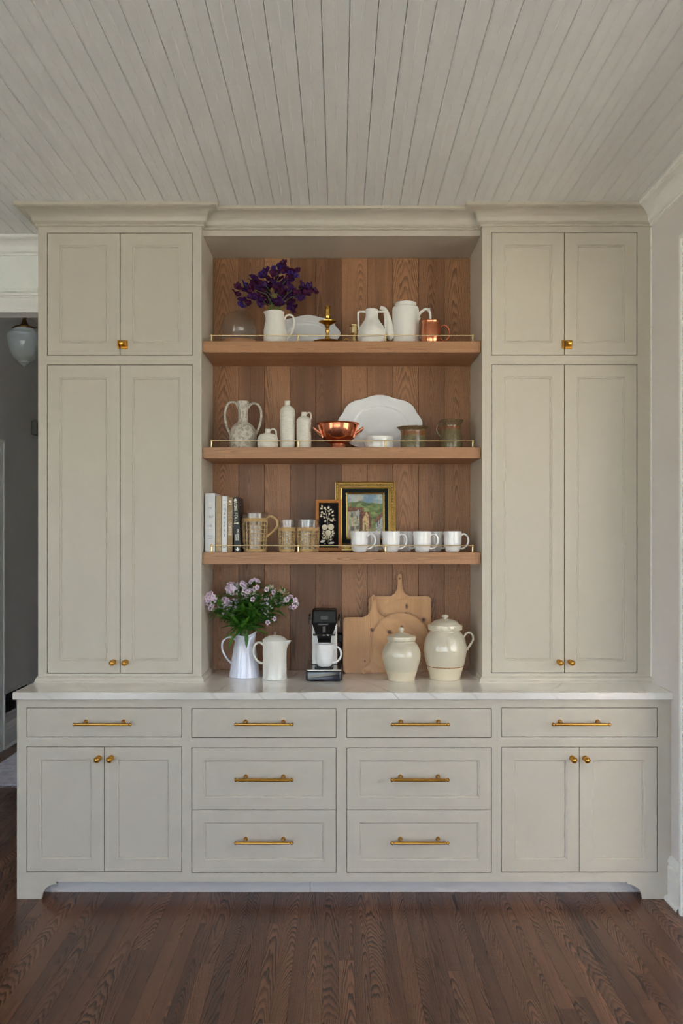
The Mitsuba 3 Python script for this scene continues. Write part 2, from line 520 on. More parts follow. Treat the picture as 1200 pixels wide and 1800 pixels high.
def slab_front(x0, x1, z0, z1, yf):
    e = 0.0012
    return rings(x0, x1, z0, z1, [(0, yf + 0.02), (0, yf + e), (e, yf)])


def knob_mesh(x, yf, z, r=0.0142):
    pr = [(0, 0.0), (0.0120, 0.0), (0.0125, 0.003), (0.0105, 0.006), (0.0068, 0.010), (0.0055, 0.017), (0.0062, 0.0225)]
    for t in np.linspace(-1.05, math.pi / 2, 10):
        pr.append((r * math.cos(t) if t < 1.57 else 0, 0.0355 + r * math.sin(t)))
    m = lathe(pr, 24)
    m = rot(m, [1, 0, 0], 90)
    return mov(m, x, yf, z)


def pull_parts(par, x, yf, z):
    out = 0.043
    bar = lathe([(0, -0.129), (0.004, -0.1285), (0.0073, -0.125), (0.0077, -0.1215), (0.0062, -0.117), (0.0034, -0.1145), (0.0034, -0.1135), (0.0062, -0.1130), (0.0066, -0.1115), (0.0068, 0),
                 (0.0066, 0.1115), (0.0062, 0.1130), (0.0034, 0.1135), (0.0034, 0.1145), (0.0062, 0.117), (0.0077, 0.1215), (0.0073, 0.125), (0.004, 0.1285), (0, 0.129)], 16)
    bar = mov(rot(bar, [0, 1, 0], 90), x, yf - out, z)
    h = part(par, 'pull', bar, M['brass_satin'], smooth=35, label='satin brass bar pull with ball ends')
    for sx in (-0.083, 0.083):
        p = lathe([(0, 0), (0.0098, 0), (0.0100, 0.003), (0.0070, 0.006), (0.0050, 0.010), (0.0046, out)], 16)
        part(h, 'post', mov(rot(p, [1, 0, 0], 90), x + sx, yf, z + 0.0035), M['brass_satin'], smooth=35)


def px_rect(x0, x1, y0, y1, D):
    a, c = at(x0, y0, D)
    b, d = at(x1, y1, D)
    return a, b, d, c            # x0, x1, z0, z1


base = thing('base_cabinet', 'long greige base cabinet with drawers, doors and bracket feet under the stone worktop', 'cabinet')
BX0, BX1, BTOP = -1.4175, X_R - 0.0005, 0.882
openings = [px_rect(46.6, 319.9, 1243.6, 1296.1, Y_BASE), px_rect(46.6, 319.9, 1312.4, 1533.2, Y_BASE),
            px_rect(336.2, 591.3, 1245.0, 1297.0, Y_BASE), px_rect(336.2, 591.3, 1314.2, 1534.6, Y_BASE),
            px_rect(608.5, 864.0, 1245.0, 1297.0, Y_BASE), px_rect(608.5, 864.0, 1314.2, 1534.6, Y_BASE),
            px_rect(880.5, 1155.2, 1243.6, 1296.1, Y_BASE), px_rect(880.5, 1155.2, 1312.8, 1533.8, Y_BASE)]
ZR = at(0, 1550.2, Y_BASE)[1]
fl, fr_ = at(98.8, 0, Y_BASE)[0], at(1102.4, 0, Y_BASE)[0]
face = sbox(BX0, 0, BX1, BTOP)
for xx in (fl, fr_):
    face = face.difference(Point(xx, 0.0).buffer(0.0655, 48))
face = face.difference(sbox(fl, -0.1, fr_, ZR))
for a, b, c, d in openings:
    face = face.difference(sbox(a, c, b, d))
part(base, 'face_frame', plate(face, Y_BASE, Y_BASE + 0.019), CAB)
Z_IN = 0.085
part(base, 'carcass', cat(bx(BX0, BX0 + 0.019, Y_BASE + 0.019, Y_WALL - 0.003, 0.0, BTOP), bx(BX1 - 0.019, BX1, Y_BASE + 0.019, Y_WALL - 0.003, 0.0, BTOP),
                          bx(BX0 + 0.019, BX1 - 0.019, Y_BASE + 0.019, Y_WALL - 0.003, Z_IN, Z_IN + 0.016), bx(BX0 + 0.019, BX1 - 0.019, Y_WALL - 0.012, Y_WALL - 0.003, Z_IN + 0.016, BTOP),
                          *[bx(x - 0.009, x + 0.009, Y_BASE + 0.019, Y_WALL - 0.012, Z_IN + 0.016, BTOP - 0.02) for x in (at(328, 0, Y_BASE)[0], at(600, 0, Y_BASE)[0], at(872, 0, Y_BASE)[0])],
                          *[bx(BX0 + 0.019, BX1 - 0.019, Y_BASE + 0.019, Y_WALL - 0.012, z - 0.006, z + 0.006) for z in (at(0, 1304.5, Y_BASE)[1],)]), CAB)
xk = at(545, 0, 3.832)[0]
part(base, 'toe_kick', bx(BX0 + 0.019, xk - 0.0007, 3.832, 3.85, 0.0005, Z_IN, 0.0006), M['kick'])
part(base, 'toe_kick', bx(xk + 0.0007, BX1 - 0.019, 3.832, 3.85, 0.0005, Z_IN, 0.0006), M['kick'])


def g(r, l=GAP, rr=GAP, b=GAP, t=GAP):
    return r[0] + l, r[1] - rr, r[2] + b, r[3] - t


for q in (0, 2, 4, 6):                               # plain top drawers
    r = g(openings[q])
    d = part(base, 'drawer', slab_front(*r, Y_BASE), CAB)
    xm = {0: at(179.5, 0, 3.719)[0], 2: at(463.2, 0, 3.719)[0], 4: at(738.5, 0, 3.719)[0], 6: at(1021.5, 0, 3.719)[0]}[q]
    pull_parts(d, xm, Y_BASE, at(0, 1273.7, 3.719)[1])
for q in (3, 5):                                     # two panelled drawers under each middle one
    x0, x1, z0, z1 = openings[q]
    zm = at(0, 1424.0, Y_BASE)[1]
    for za, zb, py in ((zm + 0.0012, z1 - GAP, 1372.3), (z0 + GAP, zm - 0.0012, 1483.3)):
        d = part(base, 'drawer', door_mesh(x0 + GAP, x1 - GAP, za, zb, Y_BASE, 0.050), CAB)
        pull_parts(d, at(463 if q == 3 else 738.2, 0, 3.719)[0], Y_BASE + 0.0085, at(0, py, 3.719)[1])
for q, kx in ((1, ((170.0, 1335.8), (192.0, 1335.6))), (7, ((1008.6, 1336.2), (1032.0, 1336.4)))):
    x0, x1, z0, z1 = openings[q]
    xm = at(183.4 if q == 1 else 1018.0, 0, Y_BASE)[0]
    for j, (a, b) in enumerate(((x0 + GAP, xm - 0.0013), (xm + 0.0013, x1 - GAP))):
        d = part(base, 'door', door_mesh(a, b, z0 + GAP, z1 - GAP, Y_BASE, 0.052), CAB)
        kp = at(*kx[j], Y_BASE - 0.036)
        part(d, 'knob', knob_mesh(kp[0], Y_BASE, kp[1]), M['brass'], smooth=40, label='round polished brass knob')

# the worktop
top = thing('countertop', 'white stone worktop with grey veins lying on the long base cabinet', 'countertop')
part(top, 'slab', bx(-1.4285, X_R - 0.001, Y_BASE - 0.026, Y_WALL - 0.002, BTOP, 0.914, 0.0025), M['quartz'])

# tall cabinets standing on the worktop
BASE_MOULD = [(0, 0), (0.014, 0), (0.014, 0.006), (0.011, 0.008), (0.011, 0.013), (0.009, 0.019), (0.005, 0.025), (0.003, 0.028), (0, 0.029)]
ZC = 0.9141


def tall(label, x0, x1, cols, up_y, low_y, lat_x, knobs, crown_path, base_path):
    t = thing('tall_cabinet', label, 'cabinet')
    xa, xm, xb = (at(c, 0, Y_TALL)[0] for c in cols)
    zu1, zu0 = (at(0, y, Y_TALL)[1] for y in up_y)
    zl1, zl0 = (at(0, y, Y_TALL)[1] for y in low_y)
    f = sbox(x0, ZC, x1, CEIL - 0.001).difference(sbox(xa, zu0, xb, zu1)).difference(sbox(xa, zl0, xb, zl1))
    part(t, 'face_frame', plate(f, Y_TALL, Y_TALL + 0.019), CAB)
    part(t, 'carcass', cat(bx(x0, x0 + 0.018, Y_TALL + 0.019, Y_WALL - 0.003, ZC, CEIL - 0.001), bx(x1 - 0.018, x1, Y_TALL + 0.019, Y_WALL - 0.003, ZC, CEIL - 0.001),
                           bx(x0 + 0.018, x1 - 0.018, Y_WALL - 0.01, Y_WALL - 0.003, ZC, CEIL - 0.001), bx(x0 + 0.018, x1 - 0.018, Y_TALL + 0.019, Y_WALL - 0.01, ZC, ZC + 0.02),
                           bx(x0 + 0.018, x1 - 0.018, Y_TALL + 0.019, Y_WALL - 0.01, (zu0 + zl1) / 2 - 0.01, (zu0 + zl1) / 2 + 0.01),
                           bx(x0 + 0.018, x1 - 0.018, Y_TALL + 0.019, Y_WALL - 0.01, CEIL - 0.03, CEIL - 0.002)), CAB)
    part(t, 'crown', crown(crown_path, CEIL - 0.0856), CAB, smooth=25)
    part(t, 'base_moulding', moulding(base_path, [(o, ZC + z) for o, z in BASE_MOULD]), CAB, smooth=25)
    ds = []
    for za, zb in ((zu0, zu1), (zl0, zl1)):
        for a, b in ((xa + GAP, xm - 0.0013), (xm + 0.0013, xb - GAP)):
            ds.append(part(t, 'door', tall_door(a, b, za + GAP, zb - GAP, Y_TALL), CAB))
    zl = at(0, 605.8, Y_TALL)[1]
    keep = cat(bx(xm - 0.0125, xm - 0.0025, Y_TALL - 0.007, Y_TALL - 0.0001, zl - 0.019, zl + 0.022, 0.001), bx(xm - 0.0105, xm - 0.0045, Y_TALL - 0.014, Y_TALL - 0.007, zl - 0.012, zl + 0.016, 0.0015))
    part(ds[0], 'latch_keeper', keep, M['brass'], label='brass latch keeper')
    pl = cat(bx(xm + 0.0025, xm + 0.036, Y_TALL - 0.003, Y_TALL - 0.0001, zl - 0.022, zl + 0.021, 0.001), bx(xm + 0.003, xm + 0.034, Y_TALL - 0.015, Y_TALL - 0.003, zl - 0.012, zl + 0.018, 0.003))
    l = part(ds[1], 'latch', pl, M['brass'], label='brass cupboard latch with a small turn knob')
    kk = mov(rot(lathe([(0, 0), (0.0045, 0), (0.004, 0.006), (0.0085, 0.010), (0.0105, 0.015), (0.0085, 0.020), (0, 0.0225)], 20), [1, 0, 0], 90), xm + lat_x, Y_TALL - 0.015, zl + 0.003)
    scene[l] = mikit.ply(cat(pl, kk), M['brass'], smooth=35)
    for d, (px, py) in zip(ds[2:], knobs):
        kp = at(px, py, Y_TALL - 0.036)
        part(d, 'knob', knob_mesh(kp[0], Y_TALL, kp[1], 0.0138), M['brass'], smooth=40, label='round polished brass knob')
    return t


NX0, NX1 = -0.6427, 0.672
tall('tall greige cupboard on the worktop left of the shelves, beside the hall opening', -1.408, NX0, (82.6, 211, 338.5), (409.3, 625.2), (641.0, 1184.0), 0.013,
     ((196.4, 1165.6), (218.4, 1165.7)), [(-1.408, Y_WALL), (-1.408, Y_TALL), (NX0, Y_TALL), (NX0, 4.12)],
     [(-1.408, Y_WALL - 0.003), (-1.408, Y_TALL), (NX0, Y_TALL), (NX0, Y_BACK)])
tall('tall greige cupboard on the worktop right of the shelves, against the right wall', NX1, 1.4605, (863.3, 991.6, 1119.8), (408.3, 624.7), (640.3, 1183.5), 0.018,
     ((985.4, 1165.3), (1005.2, 1165.4)), [(NX1, 4.12), (NX1, Y_TALL), (X_R - 0.004, Y_TALL)],
     [(NX1, Y_BACK), (NX1, Y_TALL), (X_R - 0.001, Y_TALL)])

# the alcove between them
alc = thing('shelf_alcove', 'open alcove lined with brown oak boards between the two tall cupboards', 'shelving alcove')
Y_HEAD = 4.047
part(alc, 'header', bx(NX0 + 0.0005, NX1 - 0.0005, Y_HEAD, Y_HEAD + 0.019, 3.0235, CEIL - 0.001), CAB)
part(alc, 'crown', crown([(NX0 + 0.001, Y_HEAD), (NX1 - 0.001, Y_HEAD)], CEIL - 0.0856), CAB, smooth=25)
part(alc, 'soffit', bx(NX0 + 0.0005, NX1 - 0.0005, Y_HEAD + 0.0195, Y_BACK + 0.0185, 3.0235, 3.040), CAB)
pw = (NX1 - NX0) / 10
nprng = np.random.RandomState(4)
for k in range(10):
    a, b = NX0 + k * pw, NX0 + (k + 1) * pw
    dy = nprng.uniform(0, 0.0006)
    m = bx(a + 0.0004, b - 0.0004, Y_BACK + dy, Y_BACK + 0.018, 0.9145, 3.0230, 0.0013)
    v = np.asarray(m.vertices)
    part(alc, 'board', m, M['oak'], uv=np.c_[v[:, 0] - (a + b) / 2 + 400.5 + k, v[:, 2]])
part(alc, 'backing', bx(NX0 + 0.0005, NX1 - 0.0005, Y_BACK + 0.0185, Y_WALL - 0.003, 0.9145, CEIL - 0.001), M['dark'])

# three thick oak shelves with brass gallery rails
Y_SH = 4.026
SHELF = [(2.5197, 2.4665), (2.0193, 1.9662), (1.5230, 1.4665)]
names = ['thick oak shelf, topmost of three, with a thin brass rail along its front edge', 'thick oak shelf, middle of three, with a thin brass rail along its front edge',
         'thick oak shelf, lowest of three, with a thin brass rail along its front edge']
for k, (zt, zb) in enumerate(SHELF):
    s = thing('oak_shelf', names[k], 'shelf', None)
    x0, x1 = NX0 + 0.0025, NX1 - 0.0025
    m = bx(x0, x1, Y_SH, Y_SH + 0.022, zb, zt, 0.0012)
    v = np.asarray(m.vertices)
    part(s, 'front_board', m, M['oak_shelf'], uv=np.c_[v[:, 2] - (zt + zb) / 2 + 420.5 + k, v[:, 0]])
    m = bx(x0, x1, Y_SH + 0.0223, Y_BACK - 0.0005, zb + 0.002, zt, 0.0008)
    v = np.asarray(m.vertices)
    part(s, 'body', m, M['oak_shelf'], uv=np.c_[(v[:, 1] - 4.2) + 430.5 + k, v[:, 0]])
    yr, zr = Y_SH + 0.020, zt + 0.0318
    r = part(s, 'rail', tube([[-0.603, yr, zr], [0.0, yr, zr], [0.635, yr, zr]], 0.0023, 10), M['brass_pale'], smooth=40, label='thin brass gallery rail')
    for x in (-0.603, -0.192, 0.222, 0.635):
        pr = [(0, 0), (0.0085, 0), (0.0085, 0.002), (0.005, 0.004), (0.0042, 0.006), (0.0038, 0.024), (0.0050, 0.0255)]
        pr += [(0.0062 * math.cos(t) if t < 1.57 else 0, 0.0318 + 0.0062 * math.sin(t)) for t in np.linspace(-0.95, math.pi / 2, 8)]
        part(r, 'post', lathe(pr, 16, x, yr, zt), M['brass_pale'], smooth=40)

# ------------------------------------------------------------------ materials of the small things
mat('ironstone', paint(lin(222, 221, 216), 0.10, 0.7))
mat('platter', paint(lin(224, 226, 229), 0.07, 0.8))
mat('matte_white', paint(lin(224, 221, 213), 0.38, 0.35))
mat('porcelain', paint(lin(226, 226, 226), 0.06, 0.8))
mat('enamel', paint(lin(214, 216, 230), 0.05, 0.9))
mat('press', paint(lin(221, 219, 211), 0.08, 0.7))
mat('glaze', paint(lin(198, 189, 168), 0.055, 0.9))
mat('raw_clay', paint(lin(204, 192, 166), 0.55, 0.3))
mat('rust_line', paint(lin(150, 98, 48), 0.35, 0.4))
mat('steel', metal(lin(180, 176, 168), 0.25))
mat('black_gloss', paint(lin(15, 14, 14), 0.16, 0.4))
mat('black_satin', paint(lin(18, 17, 17), 0.4, 0.25))
mat('navy_gloss', paint(lin(16, 16, 28), 0.07, 0.55))
mat('white_plastic', paint(lin(222, 222, 220), 0.3, 0.4))
mat('grey_plastic', paint(lin(70, 66, 66), 0.35, 0.4))
mat('paper', paint(lin(226, 222, 210), 0.7, 0.2))
mat('glass', {'type': 'dielectric', 'int_ior': 1.47, 'ext_ior': 1.0})
mat('opal', paint(lin(172, 176, 170), 0.12, 0.6))
mat('stem', paint(lin(84, 112, 52), 0.5, 0.3))
mat('leaf', paint(lin(50, 92, 30), 0.42, 0.4))
mat('leaf_pale', paint(lin(78, 126, 44), 0.42, 0.4))
mat('bud', paint(lin(206, 204, 180), 0.5, 0.3))
mat('petal_purple', paint(lin(58, 22, 76), 0.5, 0.3, sheen=0.4))
mat('petal_plum', paint(lin(66, 18, 54), 0.5, 0.3, sheen=0.4))
mat('petal_violet', paint(lin(60, 38, 112), 0.5, 0.3, sheen=0.4))
mat('petal_pink', two({'type': 'principled', 'base_color': {'type': 'mesh_attribute', 'name': 'vertex_color'}, 'roughness': 0.55, 'specular': 0.3}))
mat('frame_orange', paint(lin(176, 112, 54), 0.3, 0.4))
mat('gold_leaf', metal(lin(184, 150, 86), 0.3))
mat('gold_pale', metal(lin(228, 200, 130), 0.26))
mat('liner', paint(lin(22, 30, 27), 0.75, 0.2))
mat('velvet', paint(lin(20, 15, 18), 0.8, 0.15))
mat('shell', paint(lin(226, 216, 190), 0.25, 0.5))
mat('shell_white', paint(lin(240, 240, 238), 0.2, 0.5))
mat('hole', paint(lin(22, 15, 12), 0.8, 0.1))


def cane_tex(p, n, uv):
    k = noise(p.x * 500, p.y * 500, p.z * 900)
    return mix(lin(168, 132, 84), lin(212, 182, 132), k)


mat('cane', tex(cane_tex, 0.55, 0.3))


def cream_tex(p, n, uv):
    k = fbm(p.x * 60, p.y * 60, p.z * 240, 3)
    return mix(lin(208, 204, 190), lin(219, 216, 204), smoothstep(0.3, 0.7, k))


mat('cream', tex(cream_tex, 0.33, 0.4))


def vessel(outer, wall=0.004, n=56, floor=None):
    """A hollow turned pot: the outer (r, z) profile, a rounded rim and an inner wall."""
    o = np.asarray(outer, float)
    rim = [(o[-1, 0] - wall * 0.15, o[-1, 1] + wall * 0.30), (o[-1, 0] - wall * 0.5, o[-1, 1] + wall * 0.42), (o[-1, 0] - wall * 0.85, o[-1, 1] + wall * 0.30)]
    zf = o[0, 1] + (floor or wall * 1.3)
    inner = [(max(r - wall, 0.002), z) for r, z in o[::-1] if z > zf + 0.001]
    inner += [(max(inner[-1][0] - 0.004, 0.001), zf), (0, zf)]
    return lathe([(0, o[0, 1])] + [tuple(x) for x in o] + rim + inner, n)


def pull_spout(m, ang, z0, z1, amount, width, lift=0.0):
    """Pushes the wall out towards the angle ang (degrees) between the heights z0 and z1: the spout of a jug."""
    m = m.copy()
    v = np.asarray(m.vertices).copy()
    th = np.arctan2(v[:, 1], v[:, 0])
    r = np.hypot(v[:, 0], v[:, 1])
    d = np.abs((th - math.radians(ang) + np.pi) % (2 * np.pi) - np.pi)
    w = np.clip((v[:, 2] - z0) / (z1 - z0), 0, 1) ** 1.6 * np.exp(-(d / math.radians(width)) ** 2)
    r2 = r + amount * w * (r > 0.004)
    v[:, 0], v[:, 1], v[:, 2] = r2 * np.cos(th), r2 * np.sin(th), v[:, 2] + lift * w
    m.vertices = v
    return m


def put(m, x, y, z):
    return mov(m, x, y, z)


def turned(m, deg):
    return rot(m, [0, 0, 1], deg)


Z1, Z2, Z3, ZT = (SHELF[0][0] + 0.0003, SHELF[1][0] + 0.0003, SHELF[2][0] + 0.0003, 0.9143)

# ================================================================== topmost shelf
# glass cloche on a wooden foot
cx = at(420.3, 0, 4.2)[0]
t = thing('glass_cloche', 'clear glass dome on a round wooden base, leftmost thing on the topmost shelf', 'cloche')
part(t, 'base', put(lathe([(0, 0), (0.086, 0), (0.096, 0.006), (0.101, 0.016), (0.101, 0.028), (0.097, 0.035), (0.090, 0.0365), (0, 0.0365)], 64), cx, 4.2, Z1), M['oak_shelf'], smooth=35, label='round brown wooden base')
op = [(0.0875, 0.037)] + [tuple(q) for q in spline([(0.0875, 0.045), (0.087, 0.09), (0.083, 0.125), (0.070, 0.157), (0.045, 0.176), (0.018, 0.182)], 6)] + [(0.0, 0.1825)]
ip = [(0.0, 0.1797)] + [(max(r - 0.0028, 0), z - (0.0005 if r > 0.08 else 0.0022)) for r, z in op[-2:0:-1]] + [(0.0847, 0.037), (0.0875, 0.037)]
part(t, 'dome', put(lathe(op + ip, 64), cx, 4.2, Z1), M['glass'], smooth=40, label='clear glass dome')
part(t, 'knob', put(lathe([(0, 0.183), (0.006, 0.1832), (0.005, 0.187), (0.0085, 0.193), (0.0105, 0.199), (0.009, 0.205), (0, 0.207)], 24), cx, 4.2, Z1), M['glass'], smooth=40, label='glass knob')

# white pitcher with sweet peas
PX, PY = at(483.3, 0, 4.15)[0], 4.15
t = thing('pitcher', 'matt white pitcher filled with dark purple flowers on the topmost shelf', 'pitcher')
b = vessel(spline([(0.044, 0.0), (0.050, 0.003), (0.0545, 0.020), (0.0555, 0.055), (0.054, 0.085), (0.0485, 0.118), (0.0445, 0.140), (0.0435, 0.155), (0.0455, 0.168)], 5), 0.0042)
b = pull_spout(b, 180, 0.125, 0.168, 0.012, 22, 0.001)
part(t, 'body', put(b, PX, PY, Z1), M['matte_white'], smooth=40)
hp = spline([(0.0445, 0, 0.130), (0.052, 0, 0.148), (0.070, 0, 0.156), (0.088, 0, 0.145), (0.094, 0, 0.118), (0.088, 0, 0.088), (0.074, 0, 0.058), (0.062, 0, 0.040), (0.055, 0, 0.028)], 6)
part(t, 'handle', put(tube(hp, 0.0052, 12, 1.3), PX, PY, Z1), M['matte_white'], smooth=50)

# sweet peas, stem by stem
prng = random.Random(21)


def petal_sheet(w, h, ruffle, curl, seed):
    """A ruffled two-lobed petal standing up from the origin, facing -y."""
    r_ = random.Random(seed)
    ph = r_.random() * 6
    nu, nv = 12, 6
    v = []
    for j in range(nv + 1):
        s = j / nv
        for i in range(nu + 1):
            a = (i / nu - 0.5) * 2
            lobe = 1 - 0.22 * math.exp(-(a / 0.22) ** 2) - 0.28 * abs(a) ** 3
            z = h * s * lobe * (0.45 + 0.55 * math.cos(a * 1.25))
            x = w * math.sin(a * 1.45) * (s ** 0.75) * 0.5
            y = curl * s * s * h - 0.18 * h * (1 - abs(a)) * s * (1 - s) + ruffle * s * s * math.sin(a * 7 + ph) + 0.20 * h * s * abs(a) ** 2 * -1
            v.append([x, y, z])
    f = []
    for j in range(nv):
        for i in range(nu):
            q = j * (nu + 1) + i
            f += [[q, q + 1, q + nu + 2], [q, q + nu + 2, q + nu + 1]]
    return tm(v, f)


def blossom(seed):
    r_ = random.Random(seed)
    st = rot(petal_sheet(0.042, 0.034, 0.0022, 0.25, seed), [1, 0, 0], -8)
    w1 = rot(rot(petal_sheet(0.024, 0.021, 0.0016, 0.1, seed + 1), [0, 0, 1], 52), [1, 0, 0], 26)
    w2 = rot(rot(petal_sheet(0.024, 0.021, 0.0016, 0.1, seed + 2), [0, 0, 1], -52), [1, 0, 0], 26)
    keel = sphere(0.0055, 0, -0.006, 0.007, 1)
    keel.vertices = np.asarray(keel.vertices) * [0.6, 1.3, 1.0]
    return cat(st, mov(w1, -0.001, -0.004, 0), mov(w2, 0.001, -0.004, 0), keel)


BL = {}
for mname in ('petal_purple', 'petal_plum', 'petal_violet'):
    BL[mname] = [mikit.ply(blossom(31 + 7 * k), M[mname], smooth=60) for k in range(4)]
calyx = mikit.ply(cat(lathe([(0, -0.004), (0.0022, -0.002), (0.0032, 0.003), (0.0024, 0.005), (0, 0.0055)], 8)), M['stem'], smooth=50)
clusters = [
    [(429, 500), (420, 505), (415, 517)], [(434, 533), (424, 527), (425, 537)], [(446, 493), (444, 487), (452, 495), (442, 502)], [(466, 484), (462, 480), (470, 490)],
    [(452, 506), (450, 504), (460, 502), (440, 511)], [(487, 480), (484, 470), (490, 490)], [(500, 472), (501, 474), (497, 462)], [(512, 486), (510, 480), (514, 492), (518, 484)],
    [(521, 482), (522, 475)], [(447, 524), (442, 521), (456, 526), (455, 536)], [(469, 508), (467, 503), (472, 514), (462, 510)], [(482, 500), (479, 496), (486, 504), (488, 513)],
    [(498, 508), (496, 503), (501, 514), (507, 504)], [(492, 528), (491, 524), (496, 533), (481, 527)], [(536, 506), (529, 501), (538, 507), (545, 504)], [(548, 510), (554, 512)],
    [(534, 520), (541, 516), (529, 525), (520, 515)], [(508, 526), (507, 522), (513, 520)], [(511, 540), (516, 543)], [(474, 525), (470, 521), (476, 530), (465, 531)],
    [(503, 497), (500, 494), (509, 511)]]
for q, cl in enumerate(clusters):
    y = PY - 0.045 + 0.075 * prng.random()
    t = thing('sweet_pea', {0: 'purple sweet pea stem reaching furthest left, high above the glass dome', 1: 'purple sweet pea stem that curls down just over the knob of the glass dome',
                            7: 'topmost purple sweet pea stem of the bunch in the white pitcher', 8: 'single violet sweet pea bloom at the upper right of the bunch',
                            15: 'purple sweet pea stem reaching furthest right in the white pitcher', 18: 'low purple sweet pea drooping over the handle of the white pitcher'}.get(
                                q, 'dark purple ruffled sweet pea stem in the matt white pitcher'), 'flower', 'purple sweet peas in the white pitcher')
    cl = cl + [(prng.choice(cl)[0] + prng.uniform(-6, 6), prng.choice(cl)[1] + prng.uniform(-5, 7)) for _ in range(2 if q not in (0, 1, 8, 15) else 0)]
    x1, z1 = at(*cl[0], y)
    a = prng.uniform(0, 6.28)
    x0, y0 = PX + 0.028 * math.cos(a) * (1 if x1 > PX else 1), PY + 0.026 * math.sin(a)
    if q in (0, 1):
        x0 = PX - 0.02
    z0 = Z1 + 0.06
    zr = Z1 + 0.165
    xm = x0 + 0.3 * (x1 - x0)
    mid = [(x0 * 0.9 + PX * 0.1, y0, zr)]
    up = max(z1, zr + 0.03)
    if q == 1:
        xa, za = at(447, 512, y)
        xb, zb = at(462, 509, y)
        path = [(PX + 0.005, y0, z0), (x0 + 0.016, y0, zr), (xb, y, zb), (xa, y, za), (at(447, 528, y)[0], y, at(447, 528, y)[1]), (at(440, 534, y)[0], y, at(440, 534, y)[1]), (x1, y, z1)]
    elif q == 0:
        path = [(PX + 0.005, y0, z0), (x0 + 0.016, y0, zr), (at(470, 520, y)[0], y, at(470, 520, y)[1]), (at(446, 509, y)[0], y, at(446, 509, y)[1]), (x1, y, z1)]
    else:
        bow = 0.45 * (up - zr)
        path = [(PX + 0.3 * (x0 - PX), y0, z0), (x0, y0, zr), (x0 + 0.45 * (x1 - x0), (y0 + y) / 2, zr + 0.62 * (z1 - zr) + 0.02), (x1, y, z1)]
    part(t, 'stem', tube(spline(path, 8), 0.0014, 6), M['stem'], smooth=60)
    for j, (bx_, by_) in enumerate(cl):
        yy = y + prng.uniform(-0.022, 0.022)
        X, Z = at(bx_, by_, yy)
        mn = prng.choice(['petal_purple', 'petal_plum', 'petal_purple', 'petal_violet' if by_ < 485 or bx_ < 430 or bx_ > 545 else 'petal_plum'])
        w = T().translate([X, yy, Z - 0.012]).rotate([0, 0, 1], prng.uniform(-70, 70)).rotate([0, 1, 0], prng.uniform(-35, 35)).rotate([1, 0, 0], prng.uniform(-25, 25)).scale(prng.uniform(1.0, 1.3))
        part(t, 'blossom', prng.choice(BL[mn]), None, tw=w)
        if j:
            xs, zs = x1 + (X - x1) * 0.1, z1 + (Z - z1) * 0.1
            part(t, 'stalk', tube([(xs, y, zs), ((xs + X) / 2, (y + yy) / 2 + 0.004, (zs + Z) / 2), (X, yy, Z - 0.011)], 0.0009, 5), M['stem'], smooth=60)


def platter(a, b, rimw, depth, lobes, amp, nx=96):
    """An oval dish standing on its long edge, its hollow towards -y; centre at the origin."""
    ths = np.arange(nx) * 2 * np.pi / nx
    sc = 1 + amp * (np.abs(np.cos(ths * lobes / 2)) ** 1.5 - 0.5)
    fr = [0.0, 0.35, 0.6]
    k = 1 - rimw / ((a + b) / 2)
    prof = [(0.0001, depth), (k * 0.5, depth), (k * 0.86, depth), (k * 0.94, depth - 0.002), (k * 0.985, depth - 0.008), (k * 1.0, depth - 0.0105), (k + (1 - k) * 0.3, depth - 0.0125),
            (k + (1 - k) * 0.9, 0.0015), (0.985, 0.0), (0.995, 0.0006), (1.0, 0.003), (0.992, 0.0055), (k + (1 - k) * 0.3, depth - 0.0075), (k * 0.97, depth - 0.003), (k * 0.88, depth + 0.005), (k * 0.85, depth + 0.008),
            (k * 0.80, depth + 0.008), (k * 0.78, depth + 0.005), (0.0001, depth + 0.005)]
    v, f = [], []
    for s, y in prof:
        m = 1 + (sc - 1) * np.clip((s - k * 0.9) / (1 - k * 0.9), 0, 1)
        v += [[a * s * m[i] * math.cos(x), y, b * s * m[i] * math.sin(x)] for i, x in enumerate(ths)]
    for i in range(len(prof) - 1):
        for q in range(nx):
            r = (q + 1) % nx
            f += [[i * nx + q, (i + 1) * nx + r, i * nx + r], [i * nx + q, (i + 1) * nx + q, (i + 1) * nx + r]]
    return tm(v, f)


def lean(m, x, y_foot, z, ang, foot=None):
    """Tilts the top back by ang degrees, sets the lowest point on the height z at the depth y_foot."""
    m = rot(m, [1, 0, 0], -ang)
    v = np.asarray(m.vertices)
    low = v[v[:, 2] < v[:, 2].min() + 0.004]
    return mov(m, x, y_foot - low[:, 1].mean(), z - v[:, 2].min())


t = thing('platter', 'white oval platter with a wavy rim leaning behind the brass candlestick on the topmost shelf', 'platter')
part(t, 'dish', lean(platter(0.163, 0.102, 0.042, 0.018, 8, 0.055), at(540, 0, 4.30)[0], 4.285, Z1, 14), M['platter'], smooth=50)

